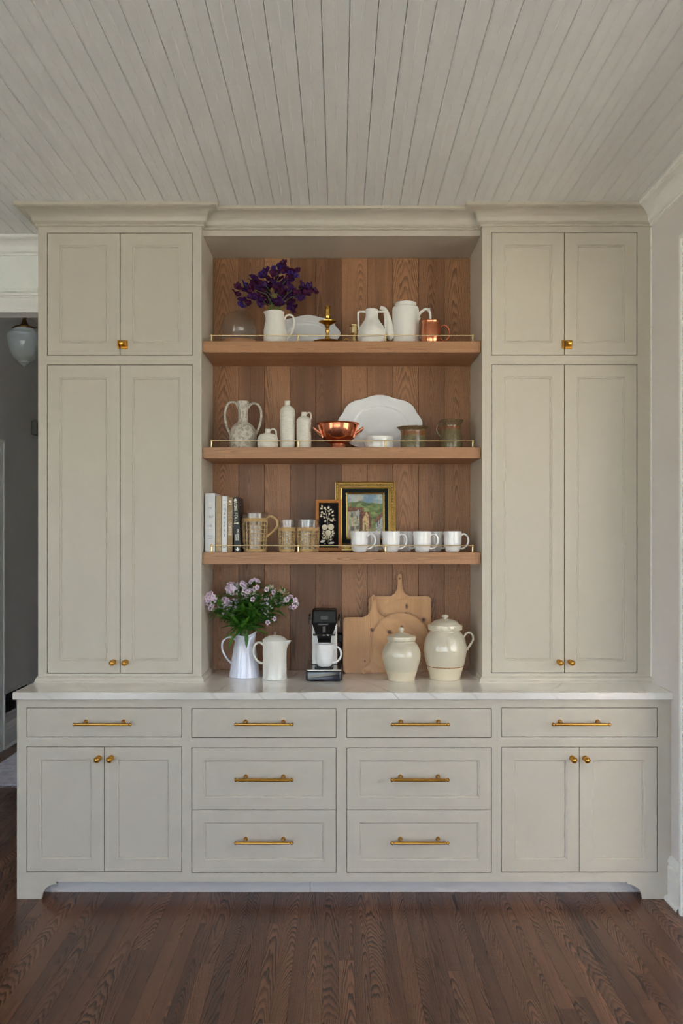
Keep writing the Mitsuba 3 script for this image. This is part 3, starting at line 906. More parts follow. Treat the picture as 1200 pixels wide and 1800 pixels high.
# brass candlesticks
cx = at(575.3, 0, 4.12)[0]
t = thing('candlestick', 'tall brass candlestick with a finger ring and a wide saucer foot on the topmost shelf', 'candlestick')
prof = [(0, 0.004), (0.060, 0.004), (0.073, 0.010), (0.075, 0.014), (0.072, 0.014), (0.060, 0.009), (0.030, 0.010), (0.016, 0.013), (0.0135, 0.017), (0.011, 0.020), (0.012, 0.026), (0.0125, 0.032), (0.0105, 0.038), (0.0065, 0.052), (0.0085, 0.058),
        (0.011, 0.063), (0.0105, 0.069), (0.0065, 0.073), (0.009, 0.078), (0.012, 0.082), (0.011, 0.087), (0.014, 0.089), (0.030, 0.097), (0.0425, 0.102), (0.043, 0.104), (0.030, 0.102), (0.014, 0.100), (0.010, 0.104), (0.0125, 0.109),
        (0.009, 0.114), (0.0125, 0.120), (0.0145, 0.130), (0.0135, 0.144), (0.0150, 0.156), (0.0118, 0.160), (0.0118, 0.166), (0.0155, 0.168), (0.0150, 0.172), (0.0115, 0.173), (0.0105, 0.168), (0, 0.168)]
part(t, 'stick', put(lathe([(r, z * 1.105) for r, z in prof], 40), cx, 4.12, Z1), M['brass_satin'], smooth=40)
ring = [(0.085 + 0.0 + 0.016 * math.cos(a) + 0.006, 0, 0.016 + 0.016 * math.sin(a)) for a in np.linspace(-2.9, 2.9, 24)]
part(t, 'finger_ring', put(tube(ring, 0.0022, 8), cx, 4.12, Z1), M['brass'], smooth=50)
scene[t + '__stick']['bsdf'] = {'type': 'ref', 'id': mat('aged_brass', metal(lin(206, 164, 84), 0.16))}
cx = at(621.5, 0, 4.15)[0]
t = thing('candlestick', 'small pale brass candle cup on a flared foot beside the two-eared white vase', 'candlestick')
part(t, 'stick', put(lathe([(0, 0), (0.026, 0), (0.027, 0.003), (0.020, 0.012), (0.012, 0.030), (0.008, 0.044), (0.0075, 0.049), (0.010, 0.052), (0.008, 0.055), (0.012, 0.060), (0.0165, 0.066), (0.0155, 0.072), (0.0165, 0.084), (0.016, 0.097),
                           (0.0215, 0.101), (0.022, 0.104), (0.016, 0.106), (0.0125, 0.105), (0.012, 0.075), (0, 0.075)], 32), cx, 4.15, Z1), M['brass_pale'], smooth=35)

# white two-eared vase
cx = at(653.2, 0, 4.14)[0]
t = thing('vase', 'white ironstone vase with two angular ear handles on the topmost shelf', 'vase')
part(t, 'body', put(vessel([(0.058, 0.0), (0.064, 0.003), (0.0665, 0.012), (0.0665, 0.030), (0.0695, 0.034), (0.0700, 0.040), (0.0680, 0.043), (0.0700, 0.047), (0.0700, 0.054), (0.0685, 0.060)] +
                           [tuple(q) for q in spline([(0.0685, 0.061), (0.066, 0.076), (0.057, 0.096), (0.044, 0.114), (0.0345, 0.130), (0.0305, 0.146), (0.0300, 0.160), (0.0305, 0.1725)], 5)] + [(0.0300, 0.177)], 0.004), cx, 4.14, Z1), M['ironstone'], smooth=35)
for sx in (-1, 1):
    hp = [(0.030, 0, 0.168), (0.048, 0, 0.1685), (0.060, 0, 0.168), (0.0655, 0, 0.163), (0.0660, 0, 0.152), (0.0655, 0, 0.120), (0.0640, 0, 0.088), (0.060, 0, 0.082)]
    m = tube(spline(np.array(hp) * [sx, 1, 1], 5), 0.0052, 10, 1.5)
    part(t, 'handle', put(m, cx, 4.14, Z1), M['ironstone'], smooth=50)

# white lidless pot with spout
cx = at(712.5, 0, 4.2)[0]
t = thing('pot', 'tall white ironstone pot with a curved spout and no lid behind the copper mug', 'pot')
part(t, 'body', put(vessel([(0.062, 0.0), (0.066, 0.004), (0.0665, 0.05), (0.0660, 0.185), (0.0655, 0.195)] + [tuple(q) for q in spline([(0.0650, 0.197), (0.0630, 0.203), (0.0570, 0.2065)], 4)] +
                           [(0.0545, 0.2075), (0.0525, 0.2085), (0.0520, 0.221), (0.0530, 0.2235)], 0.0045), cx, 4.2, Z1), M['ironstone'], smooth=35)
sp = spline([(-0.058, -0.01, 0.055), (-0.078, -0.012, 0.075), (-0.084, -0.013, 0.115), (-0.092, -0.014, 0.160), (-0.106, -0.015, 0.191), (-0.126, -0.016, 0.2000)], 6)
part(t, 'spout', put(tube(sp, np.interp(np.linspace(0, 1, len(sp)), [0, 0.25, 0.6, 0.85, 1], [0.026, 0.025, 0.016, 0.011, 0.010]), 16, 0.85), cx, 4.2, Z1), M['ironstone'], smooth=50)
hp = spline([(0.062, 0, 0.158), (0.070, 0, 0.176), (0.082, 0, 0.186), (0.096, 0, 0.196), (0.112, 0, 0.193), (0.121, 0, 0.172), (0.120, 0, 0.135), (0.112, 0, 0.095), (0.096, 0, 0.066), (0.078, 0, 0.056), (0.062, 0, 0.058)], 5)
part(t, 'handle', put(cat(tube(hp, 0.0068, 12, 1.2), tube([(0.114, 0, 0.193), (0.118, 0, 0.199), (0.122, 0, 0.203)], [0.005, 0.004, 0.001], 8), tube([(0.062, 0, 0.164), (0.070, 0, 0.150), (0.068, 0, 0.143)], [0.006, 0.005, 0.001], 8)), cx, 4.2, Z1), M['ironstone'], smooth=50)

# copper mug
cx = at(757.6, 0, 4.12)[0]
t = thing('mug', 'shiny copper mug with a round handle at the right end of the topmost shelf', 'mug')
part(t, 'body', put(vessel(spline([(0.036, 0.0), (0.041, 0.003), (0.0455, 0.020), (0.0475, 0.045), (0.0465, 0.075), (0.0435, 0.100), (0.0445, 0.112), (0.0470, 0.1165)], 5), 0.002), cx, 4.12, Z1), M['copper'], smooth=45)
hp = spline([(0.0445, 0, 0.088), (0.056, 0, 0.096), (0.072, 0, 0.094), (0.084, 0, 0.078), (0.087, 0, 0.056), (0.080, 0, 0.034), (0.064, 0, 0.024), (0.050, 0, 0.028), (0.0455, 0, 0.036)], 6)
part(t, 'handle', put(tube(hp, 0.0040, 12, 1.7), cx, 4.12, Z1), M['copper'], smooth=50)

# ================================================================== middle shelf
cx, cy = at(427.0, 0, 4.17)[0], 4.17


def speckle(ax, ay):
    def fn(p, n, uv):
        a = dr.atan2(p.y - ay, p.x - ax)
        u = a * 0.06 * 52
        w = (noise(p.x * 60, p.y * 60, p.z * 60) - 0.5) * 0.7
        f1, f2, wh = voronoi(u + w, p.z * 44 + w)
        g1, g2, wg = voronoi(u * 2.7 + w + 9, p.z * 165)
        spot = smoothstep(0.42, 0.26, f1) * smoothstep(0.15, 0.25, wh)
        fine = smoothstep(0.34, 0.16, g1) * smoothstep(0.55, 0.65, wg)
        c = mix(lin(206, 200, 186), lin(188, 180, 166), noise(p.x * 200, p.y * 200, p.z * 200))
        c = mix(c, mix(lin(124, 106, 94), lin(156, 140, 130), wh), spot * (0.55 + 0.4 * smoothstep(0.18, 0.34, f1)))
        return mix(c, lin(108, 92, 78), fine * 0.7)
    return fn


mat('speckled', tex(speckle(cx, cy), 0.55, 0.3))
t = thing('vase', 'cream vase speckled brown with two long loop handles on the middle shelf', 'vase')
part(t, 'body', put(vessel(spline([(0.056, 0.0), (0.063, 0.003), (0.0655, 0.015), (0.0665, 0.05), (0.066, 0.075), (0.060, 0.100), (0.046, 0.121), (0.030, 0.133), (0.0245, 0.142), (0.0235, 0.165), (0.0240, 0.190), (0.0260, 0.212), (0.0295, 0.230), (0.0298, 0.2375)], 5), 0.004),
                    cx, cy, Z2), M['speckled'], smooth=45)
for sx in (-1, 1):
    k = 0.012 if sx < 0 else 0.0
    hp = np.array([(0.0235, 0, 0.205), (0.034, 0, 0.222 + k * 0.6), (0.054, 0, 0.229 + k * 0.5), (0.074, 0, 0.221 + k * 0.4), (0.0875, 0, 0.190), (0.0880, 0, 0.150), (0.078, 0, 0.112), (0.066, 0, 0.086), (0.062, 0, 0.078)]) * [sx, 1, 1]
    part(t, 'handle', put(tube(spline(hp, 6), 0.0060, 12), cx, cy, Z2), M['speckled'], smooth=50)


def ripple(pts, amp=0.0004, every=0.006):
    return [(r + amp * math.sin(z / every * 2 * math.pi), z) for r, z in pts]


def stone_bottle(cx, cy, R, rn, h, zsh, zn, handle, label, name='bottle'):
    t = thing(name, label, 'bottle' if name == 'bottle' else 'jug')
    sh = spline([(R, zsh), (R * 0.95, zsh + (zn - zsh) * 0.42), (R * 0.74, zsh + (zn - zsh) * 0.80), (rn * 1.12, zn), (rn * 0.93, zn + 0.004)], 6)
    body = [(R * 0.90, 0.0), (R * 0.96, 0.003), (R * 0.985, 0.012)] + ripple([(R * (0.985 + 0.015 * k / 24), 0.012 + (zsh - 0.012) * k / 24) for k in range(1, 24)]) + [tuple(q) for q in sh]
    body += [(rn * 0.93, h - 0.012), (rn, h - 0.009), (rn * 1.02, h - 0.003), (rn * 0.97, h - 0.0012)]
    part(t, 'body', put(vessel(body, 0.0035, 48), cx, cy, Z2), M['cream'], smooth=45)
    if handle:
        part(t, 'handle', put(tube(spline(handle, 6), 0.0040, 10, 1.5), cx, cy, Z2), M['cream'], smooth=50)
    return t


stone_bottle(at(470.3, 0, 4.1)[0], 4.1, 0.0495, 0.0135, 0.0945, 0.038, 0.075, [(0.012, 0, 0.088), (0.022, 0, 0.0935), (0.033, 0, 0.092), (0.040, 0, 0.083), (0.0415, 0, 0.070), (0.040, 0, 0.060)],
             'small squat cream stoneware jug, lowest of the cream ones on the middle shelf', 'jug')
stone_bottle(at(505, 0, 4.13)[0], 4.13, 0.0363, 0.0142, 0.234, 0.178, 0.210, None, 'tallest cream stoneware bottle, without a handle, on the middle shelf')
stone_bottle(at(534, 0, 4.12)[0], 4.12, 0.0357, 0.0135, 0.178, 0.128, 0.158, [(0.012, 0, 0.170), (0.022, 0, 0.1765), (0.031, 0, 0.174), (0.0345, 0, 0.163), (0.0335, 0, 0.150), (0.0305, 0, 0.140)],
             'slim cream stoneware jug with a tiny loop handle beside the copper colander', 'jug')

# copper colander
cx, cy = at(594.3, 0, 4.12)[0], 4.12
t = thing('colander', 'copper colander with brass side handles on a ring foot on the middle shelf', 'colander')
bo = spline([(0.034, 0.024), (0.055, 0.033), (0.076, 0.055), (0.089, 0.082), (0.0945, 0.108), (0.0960, 0.116)], 6)
bowl = lathe([(0, 0.023)] + [tuple(q) for q in bo] + [(0.1030, 0.1190), (0.1042, 0.1210), (0.1030, 0.1225), (0.0950, 0.1195)] + [(r - 0.0016, z + 0.0008) for r, z in bo[::-1]] + [(0, 0.0248)], 64)
part(t, 'bowl', put(bowl, cx, cy, Z2), M['copper'], smooth=45)
part(t, 'foot', put(lathe([(0.0335, 0.026), (0.0330, 0.020), (0.0365, 0.006), (0.0385, 0.0), (0.0360, 0.0), (0.0345, 0.006), (0.0310, 0.020), (0.0315, 0.026), (0.0335, 0.026)], 48), cx, cy, Z2), M['copper'], smooth=45)
hl = []
for row, (rr, zz) in enumerate(((0.0610, 0.0375), (0.0745, 0.0530), (0.0850, 0.0720))):
    for q in range(26):
        a = 2 * math.pi * (q + 0.5 * (row % 2)) / 26
        hl.append(sphere(0.0017, (rr + 0.0006) * math.cos(a), (rr + 0.0006) * math.sin(a), zz, 1))
part(t, 'holes', put(cat(hl), cx, cy, Z2), M['hole'], kind='stuff')
for sx in (-1, 1):
    br = tube([(0.074 * sx, -0.030, 0.052), (0.084 * sx, -0.035, 0.080), (0.094 * sx, -0.030, 0.112)], 0.0045, 8, 0.5)
    hd = tube(spline([(0.080 * sx, -0.034, 0.066), (0.096 * sx, -0.040, 0.080), (0.120 * sx, -0.040, 0.100)], 4), np.interp(np.linspace(0, 1, 9), [0, 0.3, 0.9, 1], [0.0030, 0.0058, 0.0066, 0.0040]), 12)
    hb = tube(spline([(0.084 * sx, 0.034, 0.066), (0.100 * sx, 0.036, 0.082), (0.119 * sx, 0.030, 0.098)], 4), 0.0032, 8)
    br2 = tube([(0.118 * sx, -0.040, 0.0985), (0.121 * sx, 0.0, 0.100), (0.118 * sx, 0.031, 0.098)], 0.0036, 8)
    part(t, 'handle', put(cat(br, hd, hb, br2), cx, cy, Z2), mat(f'handle_copper{"_b" if sx > 0 else ""}', metal(lin(214, 152, 124), 0.3)), smooth=50)

t = thing('platter', 'large white scalloped oval platter leaning behind the copper colander on the middle shelf', 'platter')
part(t, 'dish', lean(platter(0.209, 0.148, 0.058, 0.022, 8, 0.055), at(667.5, 0, 4.31)[0], 4.272, Z2, 12), M['platter'], smooth=50)

cx = at(666, 0, 4.14)[0]
t = thing('bowl', 'small straight-sided white bowl in front of the large scalloped platter', 'bowl')
part(t, 'body', put(vessel([(0.060, 0.0), (0.0655, 0.003), (0.0675, 0.015), (0.0680, 0.040), (0.0670, 0.044), (0.0680, 0.048), (0.0672, 0.051), (0.0685, 0.055), (0.0690, 0.0595)], 0.004), cx, 4.14, Z2), M['ironstone'], smooth=35)


def stoneware(z0, b0, b1, hi):
    def fn(p, n, uv):
        z = p.z - z0
        w = (noise(p.x * 90, p.y * 90, p.z * 60) - 0.5) * 0.004
        sp = smoothstep(0.58, 0.72, noise(p.x * 420, p.y * 420, p.z * 420))
        sp2 = smoothstep(0.55, 0.75, noise(p.x * 190 + 7, p.y * 190, p.z * 190))
        green = mix(mix(lin(98, 88, 60), lin(126, 116, 84), fbm(p.x * 70, p.y * 70, p.z * 70, 3)), lin(60, 44, 28), sp * 0.7)
        terra = mix(lin(134, 86, 52), lin(112, 72, 44), fbm(p.x * 90, p.y * 90, p.z * 200, 3))
        rim = mix(mix(lin(104, 84, 60), lin(130, 112, 84), sp2), lin(58, 42, 30), sp * 0.6)
        foot = lin(104, 72, 44)
        c = mix(foot, green, smoothstep(0.004, 0.010, z + w * 2))
        c = mix(c, terra, smoothstep(b0 - 0.002, b0 + 0.001, z + w))
        return mix(c, rim, smoothstep(b1 - 0.001, b1 + 0.001, z + w * 0.6))
    return fn


cx = at(725.3, 0, 4.15)[0]
mat('stoneware_pot', tex(stoneware(Z2, 0.069, 0.088, 0.11), 0.16, 0.5))
t = thing('pot', 'squat green and brown glazed stoneware pot with a wide flared rim on the middle shelf', 'pot')
part(t, 'body', put(vessel(spline([(0.054, 0.0), (0.0595, 0.004), (0.0605, 0.020), (0.0600, 0.060), (0.0590, 0.086), (0.0615, 0.094), (0.0700, 0.102), (0.0780, 0.1075)], 5), 0.0045), cx, 4.15, Z2), M['stoneware_pot'], smooth=45)
cx = at(793, 0, 4.15)[0]
mat('stoneware_jug', tex(stoneware(Z2, 0.096, 0.113, 0.145), 0.16, 0.5))
t = thing('jug', 'green and brown stoneware jug with a terracotta band, rightmost on the middle shelf', 'jug')
b = vessel(spline([(0.045, 0.0), (0.050, 0.004), (0.0518, 0.025), (0.0510, 0.055), (0.0470, 0.085), (0.0440, 0.105), (0.0455, 0.120), (0.0520, 0.136), (0.0555, 0.1425)], 5), 0.0042)
part(t, 'body', put(pull_spout(b, -8, 0.11, 0.1425, 0.004, 25), cx, 4.15, Z2), M['stoneware_jug'], smooth=45)
hp = spline([(-0.045, 0, 0.122), (-0.056, 0, 0.128), (-0.068, 0, 0.120), (-0.073, 0, 0.100), (-0.066, 0, 0.080), (-0.054, 0, 0.065), (-0.047, 0, 0.058)], 6)
part(t, 'handle', put(tube(hp, 0.0044, 12, 1.5), cx, 4.15, Z2), M['stoneware_jug'], smooth=50)

# ================================================================== lowest shelf
def text_at(txt, h, place, bold=False):
    """Raised lettering, 0.25 mm thick, capitals h metres tall; place maps the letter plane (x right, y up) into the scene."""
    m = meshkit.text_mesh(txt, h, 0.00025, bold)
    v = np.asarray(m.vertices)
    v[:, 0] -= (v[:, 0].min() + v[:, 0].max()) / 2
    v[:, 1] -= h / 2
    return tm(place(v), m.faces)


def book(px0, px1, py_top, cover, label, depth=0.20, y=4.064, tilt=0.0, writing=(), paper=True, foot=971.0):
    """Upright book with its spine to the room: covers, a rounded-off spine and a paper block."""
    s = FOC / y
    x0, x1 = (px0 - 595) / s, (px1 - 595) / s
    h = (971.0 - py_top) / s
    w = x1 - x0
    t = thing('book', label, 'book')
    c = 0.0022
    mats_ = cat(bx(-w / 2, -w / 2 + c, 0, depth, 0, h, 0.0006), bx(w / 2 - c, w / 2, 0, depth, 0, h, 0.0006), bx(-w / 2, w / 2, 0, 0.0030, 0, h, 0.0009))

    def put_(m):
        m = rot(m, [0, 1, 0], tilt)
        v = np.asarray(m.vertices)
        return mov(m, (x0 + x1) / 2, y, Z3)
    drop = abs(math.sin(math.radians(tilt))) * w / 2
    part(t, 'cover', mov(put_(mats_), 0, 0, drop), cover)
    part(t, 'pages', mov(put_(bx(-w / 2 + c + 0.0001, w / 2 - c - 0.0001, 0.0031, depth - 0.005, 0.004, h - 0.004)), 0, 0, drop), M['paper'])
    for kind, txt, size, xo, zo, ink, bold in writing:
        if kind == 'across':
            m = text_at(txt, size, lambda v: np.c_[v[:, 0] + xo, -0.0001 - v[:, 2], v[:, 1] + zo], bold)
        elif kind == 'down':
            m = text_at(txt, size, lambda v: np.c_[v[:, 1] + xo, -0.0001 - v[:, 2], -v[:, 0] + zo], bold)
        elif kind == 'stack':
            m = cat(*[text_at(ch, size, lambda v: np.c_[v[:, 0] + xo, -0.0001 - v[:, 2], v[:, 1] + zo - q * size * 1.62], bold) for q, ch in enumerate(txt)])
        elif kind == 'bar':
            m = bx(xo - size, xo + size, -0.0003, 0.0005, zo - bold, zo + bold)
        elif kind == 'poly':
            m = plate(Polygon([(xo + a * size, zo + b_ * size) for a, b_ in txt]), -0.0003, 0.0004)
        part(t, 'lettering', mov(put_(m), 0, 0, drop), ink)
    return t


INK = mat('ink', paint(lin(70, 68, 70), 0.6, 0.2))
INKP = mat('ink_pale', paint(lin(196, 190, 168), 0.5, 0.3))
INKW = mat('ink_white', paint(lin(232, 228, 214), 0.5, 0.3))
INKY = mat('ink_cream', paint(lin(226, 220, 196), 0.5, 0.3))
bw = mat('book_white', paint(lin(216, 217, 219), 0.4, 0.35))
book(360.2, 378.0, 867.4, bw, 'thick white cookbook with spaced grey capitals, leftmost of the row of books', 0.215,
     writing=[('across', 'THE', 0.0075, 0, 0.2105, INK, False), ('across', 'FOOD', 0.0080, 0, 0.1690, INK, False), ('across', 'LAB', 0.0080, 0, 0.1260, INK, False),
              ('poly', [(-1, 0), (-0.5, 0.8), (0.5, 0.8), (1, 0), (0.5, -0.8), (-0.5, -0.8)], 0.0060, 0, 0.2330, INKW, 0), ('poly', [(-0.6, -1), (0, 1.2), (0.6, -1)], 0.0065, 0, 0.1900, INKW, 0),
              ('poly', [(-0.6, -1), (-0.6, 1), (0.6, 1), (0.6, -1)], 0.0058, 0, 0.1480, INKW, 0), ('bar', '', 0.013, 0, 0.1060, INKP, 0.0012), ('bar', '', 0.011, 0.001, 0.0980, INKP, 0.0010),
              ('bar', '', 0.014, 0, 0.0790, INK, 0.0006), ('bar', '', 0.016, 0, 0.0720, INK, 0.0006), ('bar', '', 0.009, 0, 0.0655, INK, 0.0006)])
bt = mat('book_tan', paint(lin(172, 150, 120), 0.6, 0.25))
bt2 = mat('book_tan_pale', paint(lin(186, 166, 138), 0.6, 0.25))
book(378.9, 388.7, 872.6, bt, 'slim plain tan cloth book between the two white ones', 0.195, tilt=0.25, writing=[('bar', '', 0.0030, 0, 0.1750 - 0.030 * q, bt2, 0.0065) for q in range(5)])
book(389.5, 398.6, 872.6, bw, 'slim white book with dark letters stacked down its spine', 0.19, tilt=0.5,
     writing=[('stack', 'HARVEST', 0.0125, 0.0005, 0.2040, INK, False), ('bar', '', 0.0075, 0, 0.2470, INK, 0.0004), ('bar', '', 0.0065, 0, 0.2250, INKP, 0.0022), ('bar', '', 0.0055, 0, 0.0235, INK, 0.0022)])
bo_ = mat('book_ochre', paint(lin(150, 122, 84), 0.5, 0.3))
book(399.2, 408.2, 874.2, bo_, 'slim ochre brown book with white lettering, next to the black book', 0.20, tilt=0.5,
     writing=[('down', 'COFFEE', 0.0125, 0.0, 0.1125, INKW, True), ('down', 'The World', 0.0058, 0.0055, 0.178, INKW, False), ('down', 'Atlas of', 0.0058, -0.0045, 0.176, INKW, False),
              ('bar', '', 0.0075, 0, 0.2285, INKW, 0.0014), ('poly', [(-1, 0.5), (-0.5, 1), (0, 0.5), (0.5, 1), (1, 0.5), (0, -0.9)], 0.0070, 0, 0.2410, INKW, 0), ('bar', '', 0.0070, 0, 0.0220, INKP, 0.0006)])
bb = mat('book_black', paint(lin(17, 15, 15), 0.3, 0.25))
book(411.8, 423.4, 875.0, bb, 'black book with bold white lettering, leaning at the right end of the row of books', 0.20, tilt=-2.6,
     writing=[('down', 'WINE FOLLY', 0.0135, 0, 0.1880, INKY, True), ('poly', [(-1, -0.6), (-0.5, 0.4), (0, 1), (0.5, 0.4), (1, -0.6)], 0.0080, 0, 0.2490, INKW, 0), ('bar', '', 0.0120, 0, 0.1370, INKW, 0.0022),
              ('down', 'The Master', 0.0080, 0.006, 0.0820, INKW, True), ('down', 'Guide', 0.0080, -0.004, 0.0700, INKW, True), ('poly', [(-1, 0), (-0.3, 0.4), (0, 1.2), (0.3, 0.4), (1, 0), (0, -1)], 0.0105, 0, 0.0140, INKW, 0)])


def tumbler(label, x, y, r0, r1, h, sleeve, band, nv, nh, handle=False, name='tumbler', category='glass', group=None):
    """A drinking glass in a sleeve of woven cane: tapering glass, two wrapped bands, uprights and hoops."""
    t = thing(name, label, category, group)
    R = lambda z: r0 + (r1 - r0) * (z / h)
    gl = [(0, 0.0012), (r0 * 0.93 - 0.003, 0.0012), (R(0.004) - 0.0031, 0.004)] + [(R(z) - 0.0030, z) for z in np.linspace(0.02, h - 0.001, 6)] + [(R(h) - 0.0036, h)]
    gl += [(R(z) - 0.0046, z) for z in np.linspace(h - 0.001, 0.008, 6)] + [(0, 0.007)]
    part(t, 'glass', put(lathe(gl, 56), x, y, Z3), M['glass'], smooth=40, label='clear glass')
    ms = []
    for z0, z1 in ((0.0, band * 0.9), (sleeve - band, sleeve)):
        n = max(3, int((z1 - z0) / 0.0035))
        pr = []
        for q in range(n):
            za, zb = z0 + (z1 - z0) * q / n, z0 + (z1 - z0) * (q + 1) / n
            pr += [(R(za) - 0.0004, za + 0.0003), (R(za) + 0.0007, (za + zb) / 2), (R(zb) - 0.0004, zb - 0.0003)]
        ms.append(lathe([(R(z0) - 0.0026, z0 + 0.0002)] + pr + [(R(z1) - 0.0026, z1 - 0.0002)], 56))
    for q in range(nv):
        a = 2 * math.pi * q / nv
        for off, tw in ((-0.16, 0.10), (0.16, 0.10)):
            zz = np.linspace(band * 0.7, sleeve - band * 0.8, 7)
            pts = [(R(z) * math.cos(a + (off * math.cos((z - zz[0]) / (zz[-1] - zz[0]) * math.pi * nh) + tw * (z / sleeve - 0.5) * 1.6) * 2 * math.pi / nv),
                    R(z) * math.sin(a + (off * math.cos((z - zz[0]) / (zz[-1] - zz[0]) * math.pi * nh) + tw * (z / sleeve - 0.5) * 1.6) * 2 * math.pi / nv), z) for z in zz]
            ms.append(tube(pts, 0.0014, 5))
    for q in range(1, nh + 1):
        z = band * 0.8 + (sleeve - 1.75 * band) * q / (nh + 1)
        a = np.linspace(0, 2 * np.pi, 41)
        ms.append(tube(np.c_[R(z) * np.cos(a), R(z) * np.sin(a), np.full(41, z) + 0.0006 * np.sin(a * nv)], 0.0014, 6))
    part(t, 'cane_sleeve', put(cat(ms), x, y, Z3), M['cane'], smooth=50, label='woven natural cane sleeve')
    if handle:
        hp = spline([(R(0.165) - 0.004, 0, 0.166), (R(0.16) + 0.012, 0, 0.172), (R(0.16) + 0.030, 0, 0.166), (R(0.16) + 0.044, 0, 0.148), (R(0.16) + 0.045, 0, 0.126), (R(0.1) + 0.035, 0, 0.106), (R(0.1) + 0.016, 0, 0.088), (R(0.08) - 0.002, 0, 0.074)], 8)
        rr = 0.0062 + 0.0006 * np.sin(np.arange(len(hp)) * 2.2)
        part(t, 'handle', put(tube(hp, rr, 12), x, y, Z3), M['cane'], smooth=40, label='cane wrapped handle')
    return t


tumbler('glass pitcher in a woven cane sleeve with a wrapped handle, beside the black book', at(448, 0, 4.125)[0], 4.125, 0.0540, 0.0635, 0.1885, 0.163, 0.018, 20, 6, True, 'pitcher', 'pitcher')
tumbler('glass tumbler in woven cane, leftmost of the tumblers, beside the cane pitcher', at(504.3, 0, 4.1)[0], 4.10, 0.0365, 0.0435, 0.156, 0.119, 0.018, 18, 6)
tumbler('glass tumbler in woven cane, front one of the overlapping pair', at(536.5, 0, 4.1)[0], 4.10, 0.0365, 0.0435, 0.156, 0.119, 0.018, 18, 6)
tumbler('glass tumbler in woven cane standing behind another, beside the shell picture', at(546.5, 0, 4.185)[0], 4.185, 0.0365, 0.0435, 0.156, 0.119, 0.018, 18, 6)

# picture of shell flowers on black
WS, HS = 0.1300, 0.2600
t = thing('framed_picture', 'small picture of cream shell flowers on black in an orange wood frame', 'picture')
TS = lambda m: mov(rot(m, [1, 0, 0], -10), at(577.3, 0, 4.25)[0], 4.228, Z3 + 0.004)
part(t, 'frame', TS(rings(-WS / 2, WS / 2, 0, HS, [(0, 0.018), (0, 0.001), (0.001, 0), (0.0145, 0), (0.0165, 0.003), (0.0165, 0.008)], False)), M['frame_orange'])
part(t, 'ground', TS(bx(-WS / 2 + 0.012, WS / 2 - 0.012, 0.008, 0.014, 0.012, HS - 0.012)), M['velvet'], label='black velvet ground')


def shell_at(px, py, w, l, ang, th=0.0022):
    m = sphere(1.0, sub=2)
    m.vertices = np.asarray(m.vertices) * [w / 2, th, l / 2]
    return mov(rot(m, [0, 1, 0], ang), px, 0.0075, py)


def sp_(zx, zy):                         # place within the frame from the photograph's zoom (frame spans 72..420 by 292..985 there)
    return (zx - 243) / 344 * WS, (983 - zy) / 690 * HS


big = [(190, 665, 80, 78, 0), (272, 660, 86, 84, 0), (238, 740, 82, 84, 0)]
part(t, 'shell_petals', TS(cat(*[shell_at(*sp_(a, b_), w / 344 * WS, l / 690 * HS, r_, 0.004) for a, b_, w, l, r_ in big], *[shell_at(*sp_(238 + 66 * math.cos(a), 745 + 52 * math.sin(a)), 0.009, 0.015, 90 - math.degrees(a) * -1 - 0, 0.0025) for a in np.linspace(-0.5, 3.6, 9)])),
     M['shell'], smooth=60, label='cream shell flower')
small = [(155, 380, 22, 44, -10), (148, 412, 36, 28, 20), (192, 402, 28, 34, 35), (204, 424, 26, 22, 0), (243, 398, 28, 40, 15), (272, 426, 34, 22, -10), (238, 446, 26, 20, 30), (152, 462, 32, 28, -40), (182, 484, 36, 18, 10), (146, 492, 24, 20, 0),
         (142, 518, 24, 30, 0), (252, 482, 26, 40, 0), (296, 454, 24, 40, 40), (298, 505, 34, 22, -10), (186, 536, 28, 22, 20), (248, 550, 26, 24, -20), (200, 582, 26, 36, 20), (270, 572, 26, 24, 30), (304, 552, 26, 34, 10), (322, 572, 28, 14, 0), (288, 580, 24, 24, 0),
         (250, 606, 14, 14, 0), (158, 796, 18, 22, -40), (180, 812, 36, 20, 0), (212, 812, 28, 18, 30), (266, 800, 14, 28, 0), (270, 830, 28, 26, 0), (284, 824, 16, 24, 30), (196, 886, 12, 22, 0)]
sm = [shell_at(*sp_(a, b_), w / 344 * WS, l / 690 * HS, r_) for a, b_, w, l, r_ in small]
twig = [[(228, 640), (226, 560), (212, 480), (196, 430)], [(226, 560), (246, 500), (258, 430)], [(214, 500), (180, 475), (160, 450)], [(228, 575), (262, 552), (296, 560)], [(224, 540), (190, 520), (150, 512)], [(240, 785), (244, 830), (232, 880)], [(242, 820), (210, 830), (180, 815)], [(246, 480), (280, 470), (300, 450)]]
for tw_ in twig:
    sm.append(tube(spline([(sp_(a, b_)[0], 0.0072, sp_(a, b_)[1]) for a, b_ in tw_], 4), 0.0010, 6))
part(t, 'shell_sprigs', TS(cat(sm)), M['shell'], smooth=60, label='sprigs of small cream shells')
part(t, 'shell_leaf', TS(cat(shell_at(*sp_(166, 852), 0.027, 0.013, -14), shell_at(*sp_(280, 876), 0.030, 0.011, -8))), M['shell_white'], smooth=60, label='white shell leaves')

# oil painting in a gilt frame


